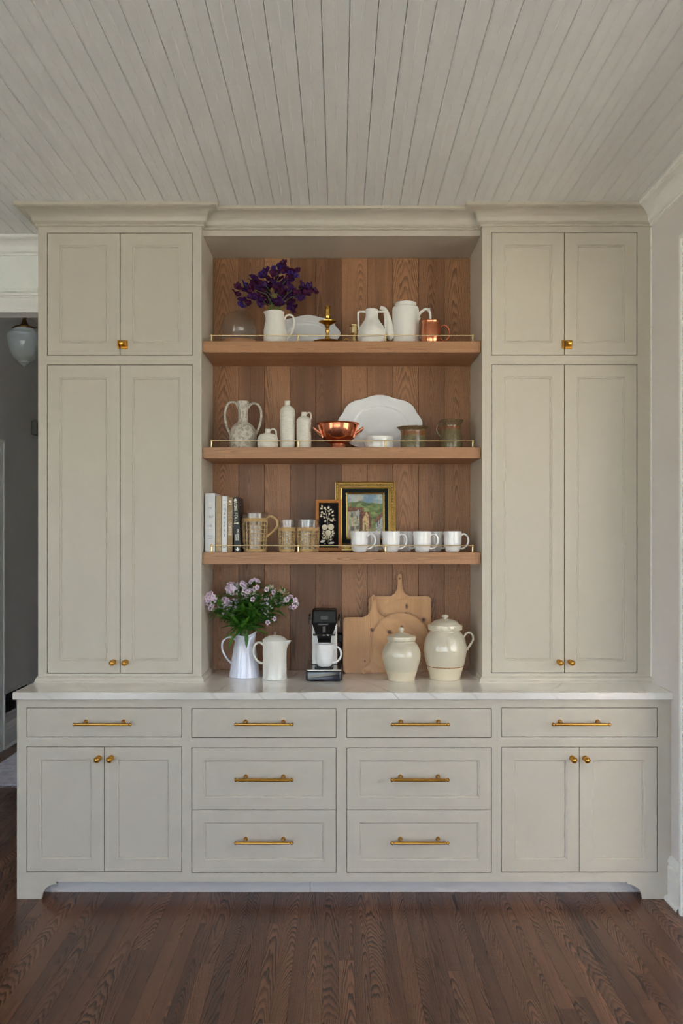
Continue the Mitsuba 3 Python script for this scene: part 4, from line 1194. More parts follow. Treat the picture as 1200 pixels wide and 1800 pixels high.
def village(p, n, uv):
    """Loose brushwork: sky, green hills, ochre and pale houses with brown roofs."""
    u, v = uv.x, uv.y
    b1 = (fbm(u * 9, v * 16, 1.0, 3) - 0.5)
    b2 = (noise(u * 30 + b1 * 6, v * 46, 3.0) - 0.5)
    uu, vv = u + b2 * 0.012, v + b1 * 0.02
    sky_c = mix(lin(112, 140, 160), lin(176, 186, 180), smoothstep(0.35, 0.65, fbm(u * 4, v * 7 + 2, 5.0, 3)))
    sky_c = mix(sky_c, lin(196, 184, 160), smoothstep(0.25, 0.0, dr.abs(uu - 0.34) + dr.abs(vv - 0.90) * 1.5) * 0.7)
    hill = mix(lin(96, 118, 66), lin(140, 152, 96), smoothstep(0.3, 0.7, fbm(u * 7 + v * 5, v * 14, 9.0, 3)))
    hill = mix(hill, lin(66, 86, 58), smoothstep(0.62, 0.72, noise(u * 6 + 3, v * 13, 2.0)) * 0.6)
    ridge = 0.80 + 0.05 * dr.exp(-dr.square((uu - 0.32) * 5)) + 0.012 * dr.sin(uu * 19)
    c = mix(hill, sky_c, smoothstep(-0.012, 0.012, vv - ridge))
    c = mix(c, lin(88, 104, 78), smoothstep(0.03, 0.0, dr.abs(vv - (ridge - 0.03))) * 0.6)
    rnd = fbm(u * 26, v * 30, 4.0, 3)
    wallA = mix(lin(196, 186, 150), lin(150, 150, 138), smoothstep(0.35, 0.7, rnd))
    wallB = mix(lin(206, 178, 128), lin(150, 116, 84), smoothstep(0.4, 0.75, rnd))
    wallC = mix(lin(150, 162, 168), lin(196, 190, 172), smoothstep(0.35, 0.7, rnd))
    roof = mix(lin(104, 66, 50), lin(138, 92, 68), smoothstep(0.35, 0.7, rnd))

    def inside(x0, x1, y0, y1):
        return smoothstep(x0 - 0.008, x0 + 0.008, uu) * smoothstep(x1 + 0.008, x1 - 0.008, uu) * smoothstep(y0 - 0.008, y0 + 0.008, vv) * smoothstep(y1 + 0.008, y1 - 0.008, vv)

    c = mix(c, mix(lin(120, 128, 84), lin(170, 164, 120), rnd), smoothstep(0.30, 0.18, vv))
    c = mix(c, roof, inside(-0.1, 0.46, 0.36, 0.715 - 0.03 * uu))
    c = mix(c, wallA, inside(-0.1, 0.335, -0.1, 0.605))
    c = mix(c, lin(164, 172, 180), inside(0.27, 0.33, 0.47, 0.64))
    c = mix(c, roof, smoothstep(0.0, 0.02, 0.13 - dr.abs(uu - 0.535) - (vv - 0.50) * 0.6) * inside(0.40, 0.68, 0.22, 0.60))
    c = mix(c, wallB, smoothstep(0.0, 0.02, 0.10 - dr.abs(uu - 0.535) - (vv - 0.46) * 0.6) * inside(0.42, 0.60, -0.1, 0.60))
    c = mix(c, lin(96, 62, 48), inside(0.335, 0.42, -0.1, 0.56) * 0.9)
    c = mix(c, roof, inside(0.76, 1.1, 0.36, 0.40 + (uu - 0.72) * 0.75))
    c = mix(c, wallC, inside(0.80, 1.1, -0.1, 0.30 + (uu - 0.78) * 0.9))
    for wx, wy, ww, wh in ((0.12, 0.52, 0.022, 0.05), (0.275, 0.47, 0.02, 0.045), (0.14, 0.22, 0.05, 0.05), (0.28, 0.24, 0.05, 0.035), (0.85, 0.32, 0.015, 0.06), (0.91, 0.37, 0.015, 0.06), (0.50, 0.25, 0.02, 0.06)):
        c = mix(c, lin(70, 70, 70), inside(wx - ww, wx + ww, wy - wh, wy + wh) * 0.75)
    c = mix(c, c * 0.72, smoothstep(0.60, 0.80, noise(u * 34, v * 50, 8.0)) * 0.4)
    return mix(c, lin(220, 214, 196), smoothstep(0.80, 0.95, noise(u * 40 + 4, v * 50, 2.0)) * 0.2)


mat('painting', tex(village, 0.35, 0.4))
WF, HF = 0.3080, 0.3540
t = thing('framed_painting', 'painting of a hillside village in a carved gilt frame behind the white mugs', 'painting')
TF = lambda m: mov(rot(m, [1, 0, 0], -6.5), at(641.9, 0, 4.31)[0], 4.297, Z3 + 0.004)
part(t, 'frame', TF(rings(-WF / 2, WF / 2, 0, HF, [(0, 0.026), (0, 0.004), (0.002, 0.001), (0.0055, 0.0), (0.0075, 0.003), (0.0085, 0.007), (0.0105, 0.0075), (0.0190, 0.0075), (0.0205, 0.006), (0.0235, 0.006), (0.0250, 0.009), (0.0285, 0.0095), (0.0310, 0.013), (0.0365, 0.0155), (0.0365, 0.018)], False)),
     M['gold_leaf'])
part(t, 'frame_edge', TF(rings(-WF / 2 + 0.0015, WF / 2 - 0.0015, 0.0015, HF - 0.0015, [(0, 0.0012), (0.0008, -0.0004), (0.0036, -0.0006), (0.0042, 0.0012)], False)), M['gold_pale'], label='pale gilt outer edge')
ornament = []
for sgn in (-1, 1):
    nh_ = 22
    for q in range(nh_ + 1):
        z = 0.0155 + (HF - 0.031) * q / nh_
        ornament.append(bx(sgn * (WF / 2 - 0.0150) - 0.0040, sgn * (WF / 2 - 0.0150) + 0.0040, 0.0030, 0.0085, z - 0.0050, z + 0.0050, 0.0022))
    nw_ = 18
    for q in range(1, nw_):
        x = -WF / 2 + 0.0150 + (WF - 0.030) * q / nw_
        zz = HF - 0.0150 if sgn > 0 else 0.0150
        ornament.append(bx(x - 0.0052, x + 0.0052, 0.0030, 0.0085, zz - 0.0040, zz + 0.0040, 0.0022))
part(t, 'ornament', TF(cat(ornament)), M['gold_leaf'], kind='stuff', label='row of carved gilt beads')
part(t, 'liner', TF(rings(-WF / 2 + 0.0368, WF / 2 - 0.0368, 0.0368, HF - 0.0368, [(0, 0.020), (0, 0.0150), (0.0195, 0.0150), (0.0195, 0.020)], False)), M['liner'], label='dark green liner')
part(t, 'slip', TF(rings(-WF / 2 + 0.0560, WF / 2 - 0.0560, 0.0560, HF - 0.0560, [(0, 0.020), (0, 0.0125), (0.003, 0.0110), (0.0065, 0.0130), (0.0095, 0.0160), (0.0095, 0.020)], False)), M['gold_pale'], label='pale gilt slip')
x0, x1, z0, z1 = -WF / 2 + 0.065, WF / 2 - 0.065, 0.065, HF - 0.065
cv = bx(x0, x1, 0.0162, 0.0195, z0, z1)
v = np.asarray(cv.vertices)
part(t, 'canvas', TF(cv), M['painting'], uv=np.c_[(v[:, 0] - x0) / (x1 - x0), (v[:, 2] - z0) / (z1 - z0)], label='oil sketch of houses below green hills')

# mugs
MUG = vessel([(0.0275, 0.0), (0.0300, 0.0010), (0.0325, 0.006), (0.0365, 0.015), (0.0393, 0.025), (0.0403, 0.0315), (0.0408, 0.0320), (0.0413, 0.0335), (0.0419, 0.046), (0.0419, 0.060), (0.0422, 0.080), (0.0432, 0.094), (0.0436, 0.0985)], 0.0036)
MUGH = tube(spline([(0.0405, 0, 0.079), (0.047, 0, 0.085), (0.058, 0, 0.086), (0.069, 0, 0.078), (0.0755, 0, 0.062), (0.0740, 0, 0.043), (0.064, 0, 0.027), (0.050, 0, 0.018), (0.0375, 0, 0.0165)], 7), 0.0048, 12, 1.25)
mug_b, mug_h = mikit.ply(MUG, M['porcelain'], smooth=40), mikit.ply(MUGH, M['porcelain'], smooth=50)


def mug(x, y, z, label, group, turn=0, k=1.0):
    t = thing('mug', label, 'mug', group)
    w = T().translate([x, y, z]).rotate([0, 0, 1], turn).scale(k)
    part(t, 'body', mug_b, None, tw=w)
    part(t, 'handle', mug_h, None, tw=w)
    return t


front = ['white mug in the front row, in front of the gilt framed painting', 'white mug in the front row beneath the right edge of the gilt frame', 'white mug in the front row, second from the right end of the shelf', 'white mug in the front row at the right end of the lowest shelf']
for (px, turn), lb in zip(((631.7, -8), (687.2, 10), (741.6, -6), (795.2, 0)), front):
    mug(at(px, 0, 4.105)[0], 4.105, Z3, lb, 'white mugs in the front row', turn, 1.0)
rear = ['white mug in the back row, leftmost of the back three', 'white mug in the back row, middle of the back three', 'white mug in the back row, rightmost of the back three']
for (px, turn), lb in zip(((653.2, -25), (710.5, -35), (763, -35)), rear):
    mug(at(px, 0, 4.25)[0], 4.235, Z3, lb, 'white mugs in the back row', turn, 1.0)

# ================================================================== on the worktop
JX, JY = at(430, 0, 4.17)[0], 4.17
t = thing('enamel_jug', 'tall white enamel jug tapering upwards, holding pink phlox, on the worktop', 'jug')
b = vessel(spline([(0.0735, 0.0), (0.0765, 0.002), (0.0765, 0.006), (0.0730, 0.025), (0.0670, 0.065), (0.0600, 0.110), (0.0525, 0.152), (0.0450, 0.180), (0.0405, 0.192), (0.0425, 0.200)], 6), 0.0022, 64)
b = pull_spout(b, -14, 0.150, 0.200, 0.020, 36, 0.022)
b = pull_spout(b, 166, 0.165, 0.200, 0.004, 60, 0.014)
part(t, 'body', put(b, JX, JY, ZT), M['enamel'], smooth=45)
hp = spline([(-0.044, 0, 0.178), (-0.062, 0, 0.190), (-0.086, 0, 0.190), (-0.106, 0, 0.172), (-0.112, 0, 0.145), (-0.103, 0, 0.115), (-0.085, 0, 0.085), (-0.066, 0, 0.066)], 7)
part(t, 'handle', put(tube(hp, 0.0050, 12, 1.3), JX, JY, ZT), M['enamel'], smooth=50)

# phlox
frng = random.Random(5)


def phlox_flower(seed):
    r_ = random.Random(seed)
    v, f, c = [], [], []
    R = 0.0125
    pale, deep = np.array(lin(232, 214, 230)), np.array(lin(206, 176, 204))
    eye = np.array(lin(158, 92, 142))
    for k in range(5):
        a0 = 2 * math.pi * k / 5 + r_.uniform(-0.08, 0.08)
        b0 = len(v)
        droop = r_.uniform(-0.15, 0.25)
        rows = [(0.08, 0.10), (0.42, 0.34), (0.75, 0.60), (0.97, 0.44), (1.02, 0.12)]
        for s, hw in rows:
            for q in (-1, 0, 1):
                a = a0 + q * hw
                rr = R * s * (1.0 if q else 1.0 - 0.03 * (s > 0.9))
                v.append([rr * math.cos(a), rr * math.sin(a), droop * R * s * s + (0.0008 if q == 0 else 0.0) + 0.0006 * k % 2])
                c.append(eye if s < 0.2 else pale * (s / 1.02) + deep * (1 - s / 1.02))
        for i in range(len(rows) - 1):
            for q in range(2):
                m = b0 + 3 * i + q
                f += [[m, m + 1, m + 4], [m, m + 4, m + 3]]
    tb = tube([(0, 0, -0.014), (0, 0, 0)], [0.0010, 0.0014], 6)
    n0 = len(v)
    v += np.asarray(tb.vertices).tolist()
    f += (np.asarray(tb.faces) + n0).tolist()
    c += [deep] * len(tb.vertices)
    return (np.array(v), np.array(f)), np.array(c)


FL = []
for k in range(4):
    m, c = phlox_flower(60 + k)
    FL.append(mikit.ply(m, M['petal_pink'], smooth=True, color=c))


def leaf_mesh(L, Wd, bend, fold):
    v, f = [], []
    for i in range(9):
        s = i / 8
        w = Wd / 2 * math.sin(math.pi * min(1, s ** 0.8 * 1.0)) ** 0.9 if 0 < i < 8 else 0.0004
        z = bend * L * s * s
        v += [[L * s, -w, z + fold * w], [L * s, 0, z], [L * s, w, z + fold * w]]
    for i in range(8):
        for q in range(2):
            m = 3 * i + q
            f += [[m, m + 1, m + 4], [m, m + 4, m + 3]]
    return tm(v, f)


LV = [mikit.ply(leaf_mesh(1.0, wd, bd, 0.5), M[mm], smooth=60) for wd, bd, mm in ((0.26, -0.25, 'leaf'), (0.22, -0.45, 'leaf'), (0.28, -0.1, 'leaf_pale'), (0.24, -0.6, 'leaf'))]


def bud_at(p, d, L=0.011):
    d = np.array(d) / np.linalg.norm(d)
    return tube([p, p + d * L * 0.55, p + d * L], [0.0010, 0.0022, 0.0006], 5)


heads = [(369, 1048, 9, 12), (409, 1030, 9, 10), (447, 1022, 5, 14), (396, 1057, 8, 10), (414, 1060, 8, 14), (441, 1042, 2, 16), (477, 1051, 4, 14), (468, 1062, 3, 8), (511, 1053, 6, 8), (500, 1050, 2, 16), (463, 1072, 2, 8), (475, 1034, 1, 20),
         (497, 1038, 0, 18), (376, 1068, 1, 10), (473, 1080, 1, 12), (424, 1028, 4, 10), (400, 1078, 1, 12), (455, 1048, 0, 16), (428, 1052, 0, 14)]
for q, (hx, hy, nf, nb) in enumerate(heads):
    y = JY - 0.075 + 0.12 * frng.random() if hx > 385 else JY - 0.10 + 0.04 * frng.random()
    x1, z1 = at(hx, hy, y)
    t = thing('phlox', {0: 'pale pink phlox head furthest left, close to the tall cupboard side', 2: 'topmost pale pink phlox head in the enamel jug', 8: 'pale pink phlox head furthest right, above the coffee press',
                        10: 'small low pale pink phlox head just above the coffee press lid'}.get(q, 'leafy green stem of pale pink phlox in the white enamel jug'), 'flower', 'pink phlox stems in the enamel jug')
    a = frng.uniform(0, 6.28)
    x0, y0, zr = JX + 0.024 * math.cos(a), JY + 0.022 * math.sin(a), ZT + 0.205
    path = spline([(JX - 0.4 * (x0 - JX), JY, ZT + 0.03), (x0, y0, zr), (x0 + 0.42 * (x1 - x0), y0 + 0.5 * (y - y0), zr + 0.50 * (z1 - zr)), (x1 - 0.12 * (x1 - x0), y, z1 - 0.030), (x1, y, z1 - 0.016)], 8)
    part(t, 'stem', tube(path, np.linspace(0.0021, 0.0012, len(path)), 6), M['stem'], smooth=60)
    n_pairs = 12
    for j in range(n_pairs):
        s = 0.34 + 0.62 * j / (n_pairs - 1)
        p = path[int(s * (len(path) - 1))]
        base_a = frng.uniform(0, 180)
        for sd in (0, 180):
            L = (0.090 - 0.040 * (j / (n_pairs - 1))) * frng.uniform(0.8, 1.15)
            w = T().translate(p.tolist()).rotate([0, 0, 1], base_a + sd + frng.uniform(-20, 20)).rotate([0, 1, 0], frng.uniform(-50, -5)).rotate([1, 0, 0], frng.uniform(-30, 30)).scale(L)
            tip = np.array(T(w).matrix, float) @ [1, 0, 0, 1]
            if tip[1] > Y_BACK - 0.012 or tip[0] < NX0 + 0.01:
                continue
            part(t, 'leaf', frng.choice(LV), None, tw=w)
    bs = []
    top_ = np.array([x1, y, z1 - 0.016])
    for j in range(int(nb * 1.5)):
        d = np.array([frng.gauss(0, 0.8), frng.gauss(0, 0.8), frng.uniform(0.1, 1.1)])
        d /= np.linalg.norm(d)
        e = top_ + d * frng.uniform(0.014, 0.026) * [1.15, 1, 1]
        if e[1] > Y_BACK - 0.02:
            e[1] = Y_BACK - 0.02
        bs.append(bud_at(e, d, frng.uniform(0.006, 0.010)))
        bs.append(tube([top_, (top_ + e) / 2 + [0, 0, 0.001], e], 0.0006, 4))
    gs = []
    for j in range(22):
        d = np.array([frng.gauss(0, 0.9), frng.gauss(0, 0.7), frng.uniform(-0.6, 0.9)])
        d /= np.linalg.norm(d)
        g0 = top_ + d * [0.020, 0.016, 0.014] - [0, 0, 0.006]
        L = frng.uniform(0.020, 0.036)
        m = rot(rot(leaf_mesh(L, L * 0.26, -0.3, 0.5), [0, 1, 0], -math.degrees(math.asin(d[2]))), [0, 0, 1], math.degrees(math.atan2(d[1], d[0])))
        m = mov(m, *g0)
        if np.asarray(m.vertices)[:, 1].max() < Y_BACK - 0.004 and np.asarray(m.vertices)[:, 0].min() > NX0 + 0.004:
            gs.append(m)
    part(t, 'small_leaves', cat(gs), M['leaf'], smooth=60, kind='stuff')
    part(t, 'buds', cat(bs), M['bud'], smooth=60, kind='stuff', label='small pale green and cream buds')
    for j in range(int(nf * 2.3)):
        d = np.array([frng.gauss(0, 0.75), -abs(frng.gauss(0.3, 0.6)), frng.gauss(0.35, 0.6)])
        d /= np.linalg.norm(d)
        e = top_ + d * [0.030, 0.026, 0.032] * frng.uniform(0.7, 1.1)
        nrm = d + np.array([0, -0.7, 0.15])
        nrm /= np.linalg.norm(nrm)
        az, el = math.degrees(math.atan2(nrm[1], nrm[0])), math.degrees(math.acos(nrm[2]))
        w = T().translate(e.tolist()).rotate([0, 0, 1], az).rotate([0, 1, 0], el).rotate([0, 0, 1], frng.uniform(0, 72)).scale(frng.uniform(0.85, 1.05))
        part(t, 'flower', frng.choice(FL), None, tw=w)
    if q == 5:                                        # two broad leaves that hang over the rim
        for (lx, lz, yaw, pit, L) in ((0.012, 0.205, -80, 62, 0.078), (-0.038, 0.195, -140, 55, 0.085), (-0.030, 0.205, -155, 20, 0.080), (0.052, 0.215, -25, 10, 0.080)):
            part(t, 'leaf', LV[2] if lx != 0.012 else LV[0], None, tw=T().translate([JX + lx, JY - 0.046, ZT + lz + 0.018]).rotate([0, 0, 1], yaw).rotate([0, 1, 0], pit).scale(L))

# ceramic coffee press
cx, cy = at(482.7, 0, 4.1)[0], 4.10
t = thing('coffee_press', 'white ceramic coffee press with a domed lid and silver knob beside the enamel jug', 'coffee press')
b = vessel([(0.0560, 0.0), (0.0590, 0.0015), (0.0592, 0.004), (0.0575, 0.007), (0.0570, 0.012), (0.0570, 0.06), (0.0570, 0.12), (0.0570, 0.145), (0.0570, 0.160), (0.0570, 0.172), (0.0570, 0.180), (0.0572, 0.184)], 0.0035, 72)
b = pull_spout(b, 0, 0.138, 0.184, 0.024, 13, -0.001)
part(t, 'body', put(b, cx, cy, ZT), M['press'], smooth=45)
part(t, 'lid', put(lathe([(0, 0.1848), (0.050, 0.1848), (0.0585, 0.1848), (0.0590, 0.1868), (0.0565, 0.1890), (0.0470, 0.1985), (0.030, 0.2065), (0.012, 0.2095), (0, 0.2098)], 56), cx, cy, ZT), M['press'], smooth=40)
part(t, 'knob', put(lathe([(0, 0.2095), (0.0040, 0.2095), (0.0036, 0.2130), (0.0075, 0.2165), (0.0090, 0.2205), (0.0072, 0.2245), (0, 0.2260)], 24), cx, cy, ZT), M['steel'], smooth=40, label='silver knob')
hp = spline([(-0.055, 0, 0.164), (-0.068, 0, 0.174), (-0.084, 0, 0.173), (-0.097, 0, 0.158), (-0.102, 0, 0.134), (-0.097, 0, 0.108), (-0.085, 0, 0.088), (-0.070, 0, 0.078), (-0.055, 0, 0.075)], 6)
part(t, 'handle', put(tube(hp, 0.0058, 12, 1.3), cx, cy, ZT), M['press'], smooth=50)

# coffee machine
CX = at(569.5, 0, 4.1)[0] + 0.0005
t = thing('coffee_machine', 'black and white single-cup coffee machine with a glossy dark base on the worktop', 'coffee machine')


def rrect(w, d, r):
    return sbox(-w / 2 + r, -d / 2 + r, w / 2 - r, d / 2 - r).buffer(r, 12)


def rounded(w, d, z0, z1, r, e=0.004, taper=0.0):
    """Slab with rounded corners and rounded top and bottom edges."""
    lay = [(e, z0), (e * 0.3, z0 + e * 0.3), (0, z0 + e), (taper, z1 - e), (taper + e * 0.3, z1 - e * 0.3), (taper + e, z1)]
    rows, v, f = [], [], []
    n = None
    for i_, z in lay:
        c = np.array(sbox(-w / 2 + r, -d / 2 + r, w / 2 - r, d / 2 - r).exterior.coords)[:-1]
        pts = []
        for (qx, qy), a0 in zip(((1, 1), (-1, 1), (-1, -1), (1, -1)), (0, 90, 180, 270)):
            for a in np.linspace(a0, a0 + 90, 7):
                pts.append([qx * (w / 2 - r) + (r - i_) * math.cos(math.radians(a)), qy * (d / 2 - r) + (r - i_) * math.sin(math.radians(a)), z])
        n = len(pts)
        v += pts
    for k in range(len(lay) - 1):
        for i in range(n):
            j = (i + 1) % n
            f += [[k * n + i, k * n + j, (k + 1) * n + j], [k * n + i, (k + 1) * n + j, (k + 1) * n + i]]
    v += [[0, 0, lay[0][1]], [0, 0, lay[-1][1]]]
    b, L_ = len(v) - 2, (len(lay) - 1) * n
    for i in range(n):
        j = (i + 1) % n
        f += [[b, j, i], [b + 1, L_ + i, L_ + j]]
    return tm(v, f)


part(t, 'base', put(rounded(0.172, 0.285, 0.005, 0.049, 0.014, 0.006, 0.002), CX, 4.158, ZT), M['navy_gloss'], smooth=35, label='glossy black base')
part(t, 'foot', put(cat(*[lathe([(0, 0), (0.009, 0), (0.009, 0.0058), (0, 0.0058)], 16, sx * 0.06, sy * 0.11, 0) for sx in (-1, 1) for sy in (-1, 1)]), CX, 4.158, ZT), M['black_satin'])
part(t, 'top_plate', put(rounded(0.164, 0.272, 0.0492, 0.0545, 0.010, 0.001), CX, 4.160, ZT), M['steel'], smooth=35, label='brushed steel top plate')
part(t, 'drip_tray', put(cat(rounded(0.088, 0.100, 0.0547, 0.0625, 0.010, 0.002), *[bx(-0.036, 0.036, y_ - 0.0015, y_ + 0.0015, 0.0625, 0.0640) for y_ in np.linspace(-0.04, 0.04, 9)]), CX, 4.082, ZT), M['black_satin'], smooth=30, label='black drip tray')
part(t, 'column', put(rounded(0.1235, 0.105, 0.0547, 0.262, 0.008, 0.002), CX, 4.243, ZT), M['white_plastic'], smooth=35, label='white upright column')
part(t, 'plinth_seam', put(bx(-0.064, 0.064, 4.1875, 4.194, 0.0547, 0.0575), CX, 0, ZT), M['black_satin'])
part(t, 'head', put(cat(rounded(0.126, 0.175, 0.262, 0.326, 0.020, 0.007, 0.003)), CX, 4.205, ZT), M['black_satin'], smooth=35, label='black brewing head')
hop = []
for w0, w1, d0, d1, z0, z1 in ((0.082, 0.118, 0.090, 0.120, 0.212, 0.268), (0.060, 0.072, 0.070, 0.082, 0.172, 0.2120)):
    a = [(-w0 / 2, -d0 / 2, z0), (w0 / 2, -d0 / 2, z0), (w0 / 2, d0 / 2, z0), (-w0 / 2, d0 / 2, z0), (-w1 / 2, -d1 / 2, z1), (w1 / 2, -d1 / 2, z1), (w1 / 2, d1 / 2, z1), (-w1 / 2, d1 / 2, z1)]
    hop.append(trimesh.convex.convex_hull(np.array(a)))
hop.append(rounded(0.108, 0.096, 0.206, 0.2135, 0.012, 0.0015))
part(t, 'filter_holder', put(cat(hop), CX, 4.150, ZT), M['black_gloss'], smooth=20, label='tapered black filter holder')
part(t, 'button', put(bx(-0.018, 0.018, 4.1155, 4.119, 0.2830, 0.3000, 0.001), CX, 0, ZT), M['grey_plastic'], label='grey button')
part(t, 'button', put(bx(-0.008, 0.007, 4.0930, 4.0985, 0.2230, 0.2520, 0.001), CX, 0, ZT), M['grey_plastic'])
part(t, 'button', put(bx(-0.030, 0.020, 4.0890, 4.0925, 0.2580, 0.2660, 0.0008), CX, 0, ZT), M['grey_plastic'])
part(t, 'marking', put(cat(bx(-0.006, -0.003, 4.1008, 4.1016, 0.2075, 0.2120), bx(0.0, 0.004, 4.1008, 4.1016, 0.2078, 0.2095), bx(0.012, 0.017, 4.1008, 4.1016, 0.2075, 0.2118), bx(0.0185, 0.023, 4.1008, 4.1016, 0.2075, 0.2118)), CX, 0, ZT), INKW, label='small white marks')
tank = rounded(0.150, 0.075, 0.232, 0.300, 0.012, 0.003)
part(t, 'water_tank', put(tank, CX, 4.268, ZT), M['glass'], smooth=35, label='clear water tank')
part(t, 'tank_rim', put(cat(bx(-0.079, -0.0755, 4.225, 4.31, 0.287, 0.2925), bx(0.0755, 0.079, 4.225, 4.31, 0.287, 0.2925), bx(-0.079, -0.0755, 4.225, 4.232, 0.25, 0.287), bx(0.0755, 0.079, 4.225, 4.232, 0.25, 0.287)), CX, 0, ZT), M['black_satin'])
part(t, 'cord', put(cat(tube(spline([(0.06, 4.30, 0.20), (0.078, 4.315, 0.19), (0.082, 4.335, 0.14), (0.076, 4.335, 0.08), (0.07, 4.31, 0.03)], 6), 0.0035, 8), bx(0.062, 0.088, 4.31, 4.362, 0.15, 0.19, 0.003)), CX, 0, ZT), M['black_satin'], smooth=40, label='black power cord')
mug(CX + 0.0015, 4.085, ZT + 0.0642, 'white mug standing on the drip tray of the coffee machine', None, -4, 1.05)

# wooden boards leaning at the back


def pine_board(seed, knots):
    base_fn = wood(lin(186, 138, 94), lin(212, 166, 118), lin(160, 110, 70), 1.5, 0.6, 0.1, 0.5, 0.6)

    def fn(p, n, uv):
        c = base_fn(p, n, uv)
        x, y = uv.x - seed - 0.5, uv.y
        for kx, ky, kr, ks in knots:
            d = dr.sqrt(dr.square((x - kx) / kr) + dr.square((y - ky) / (kr * ks))) + (noise(x * 160, y * 120, 3.0) - 0.5) * 0.5
            c = mix(c, lin(150, 98, 58), smoothstep(2.0, 1.0, d) * 0.55)
            c = mix(c, lin(70, 48, 38), smoothstep(1.0, 0.75, d) * 0.9)
        return c
    return fn


def board_poly(poly, th, seed, name_mat, turn_uv=0.0, ch=0.004):
    lo = poly.buffer(-ch)
    m = cat(plate(poly, ch, th - ch), plate(lo, 0, ch), plate(lo, th - ch, th))
    v = np.asarray(m.vertices)
    c, s = math.cos(turn_uv), math.sin(turn_uv)
    return m, np.c_[(v[:, 0] * c + v[:, 2] * s) + seed + 0.5, -v[:, 0] * s + v[:, 2] * c]


def add_board(t, poly, th, seed, mt, x, yfoot, ang, hole, turn_uv=0.0):
    m, uv = board_poly(poly.difference(Point(*hole).buffer(0.0048)), th, seed, mt, turn_uv)
    m2 = lean(m, x, yfoot, ZT, ang)
    part(t, 'board', m2, mt, uv=uv)


def fillet(poly, r):
    return poly.buffer(-r).buffer(r).buffer(r).buffer(-r)


# large one at the back
mat('pine_a', tex(pine_board(450, [(0.033, 0.330, 0.0055, 2.2), (0.030, 0.290, 0.0080, 1.0), (0.120, 0.262, 0.0085, 1.0)]), 0.42, 0.35))
W1 = 0.318
body = sbox(-W1 / 2, 0, W1 / 2, 0.381).buffer(-0.022).buffer(0.022)
neck = Polygon([(-0.050, 0.379), (0.050, 0.379), (0.026, 0.395), (0.0135, 0.420), (0.0105, 0.455), (0.0105, 0.485), (0.0060, 0.493), (-0.0060, 0.493), (-0.0105, 0.485), (-0.0105, 0.455), (-0.0135, 0.420), (-0.026, 0.395)])
t = thing('cutting_board', 'tall rectangular wooden board with a handle on top, rearmost of three leaning boards', 'cutting board')
add_board(t, fillet(unary_union([body, neck]), 0.004), 0.020, 450, M['pine_a'], at(702.5, 0, 4.33)[0], 4.315, 3.6, (0.0, 0.470))
# second, left and nearer
mat('pine_b', tex(pine_board(451, [(-0.010, 0.215, 0.0075, 1.1), (-0.045, 0.06, 0.003, 1.5)]), 0.42, 0.35))
W2 = 0.308
body = sbox(-W2 / 2, 0, W2 / 2, 0.278).buffer(-0.020).buffer(0.020)
neck = Polygon([(-0.060, 0.276), (0.060, 0.276), (0.030, 0.290), (0.016, 0.315), (0.0115, 0.345), (0.0095, 0.385), (0.0060, 0.391), (-0.0060, 0.391), (-0.0095, 0.385), (-0.0115, 0.345), (-0.016, 0.315), (-0.030, 0.290)])
t = thing('cutting_board', 'rectangular wooden board with a handle on top, leftmost of the leaning boards', 'cutting board')
add_board(t, fillet(unary_union([body, neck]), 0.004), 0.020, 451, M['pine_b'], at(656.8, 0, 4.28)[0], 4.272, 5.0, (0.0, 0.368))
# round one in front
mat('pine_c', tex(pine_board(452, [(0.006, 0.075, 0.0085, 1.4), (0.065, 0.045, 0.0045, 1.5), (-0.09, 0.02, 0.003, 1.2)]), 0.42, 0.35))
R3 = 0.1465
ang = math.radians(217.5)
dx, dz = math.cos(ang), math.sin(ang)
nx_, nz_ = -dz, dx
disc = Point(0, 0).buffer(R3, 64)
pts = []
for s, w in ((0.110, 0.070), (0.140, 0.046), (0.160, 0.026), (0.185, 0.0150), (0.215, 0.0125), (0.240, 0.0130), (0.2440, 0.010)):
    pts.append((s, w))
poly = Polygon([(dx * s + nx_ * w, dz * s + nz_ * w) for s, w in pts] + [(dx * s - nx_ * w, dz * s - nz_ * w) for s, w in pts[::-1]])
t = thing('cutting_board', 'round wooden board with its handle pointing down left, in front of the other leaning boards', 'cutting board')
add_board(t, unary_union([disc, poly]).buffer(-0.008).buffer(0.016).buffer(-0.008), 0.016, 452, M['pine_c'], at(704.5, 0, 4.25)[0], 4.240, 7.5, (dx * 0.228, dz * 0.228), math.radians(52))


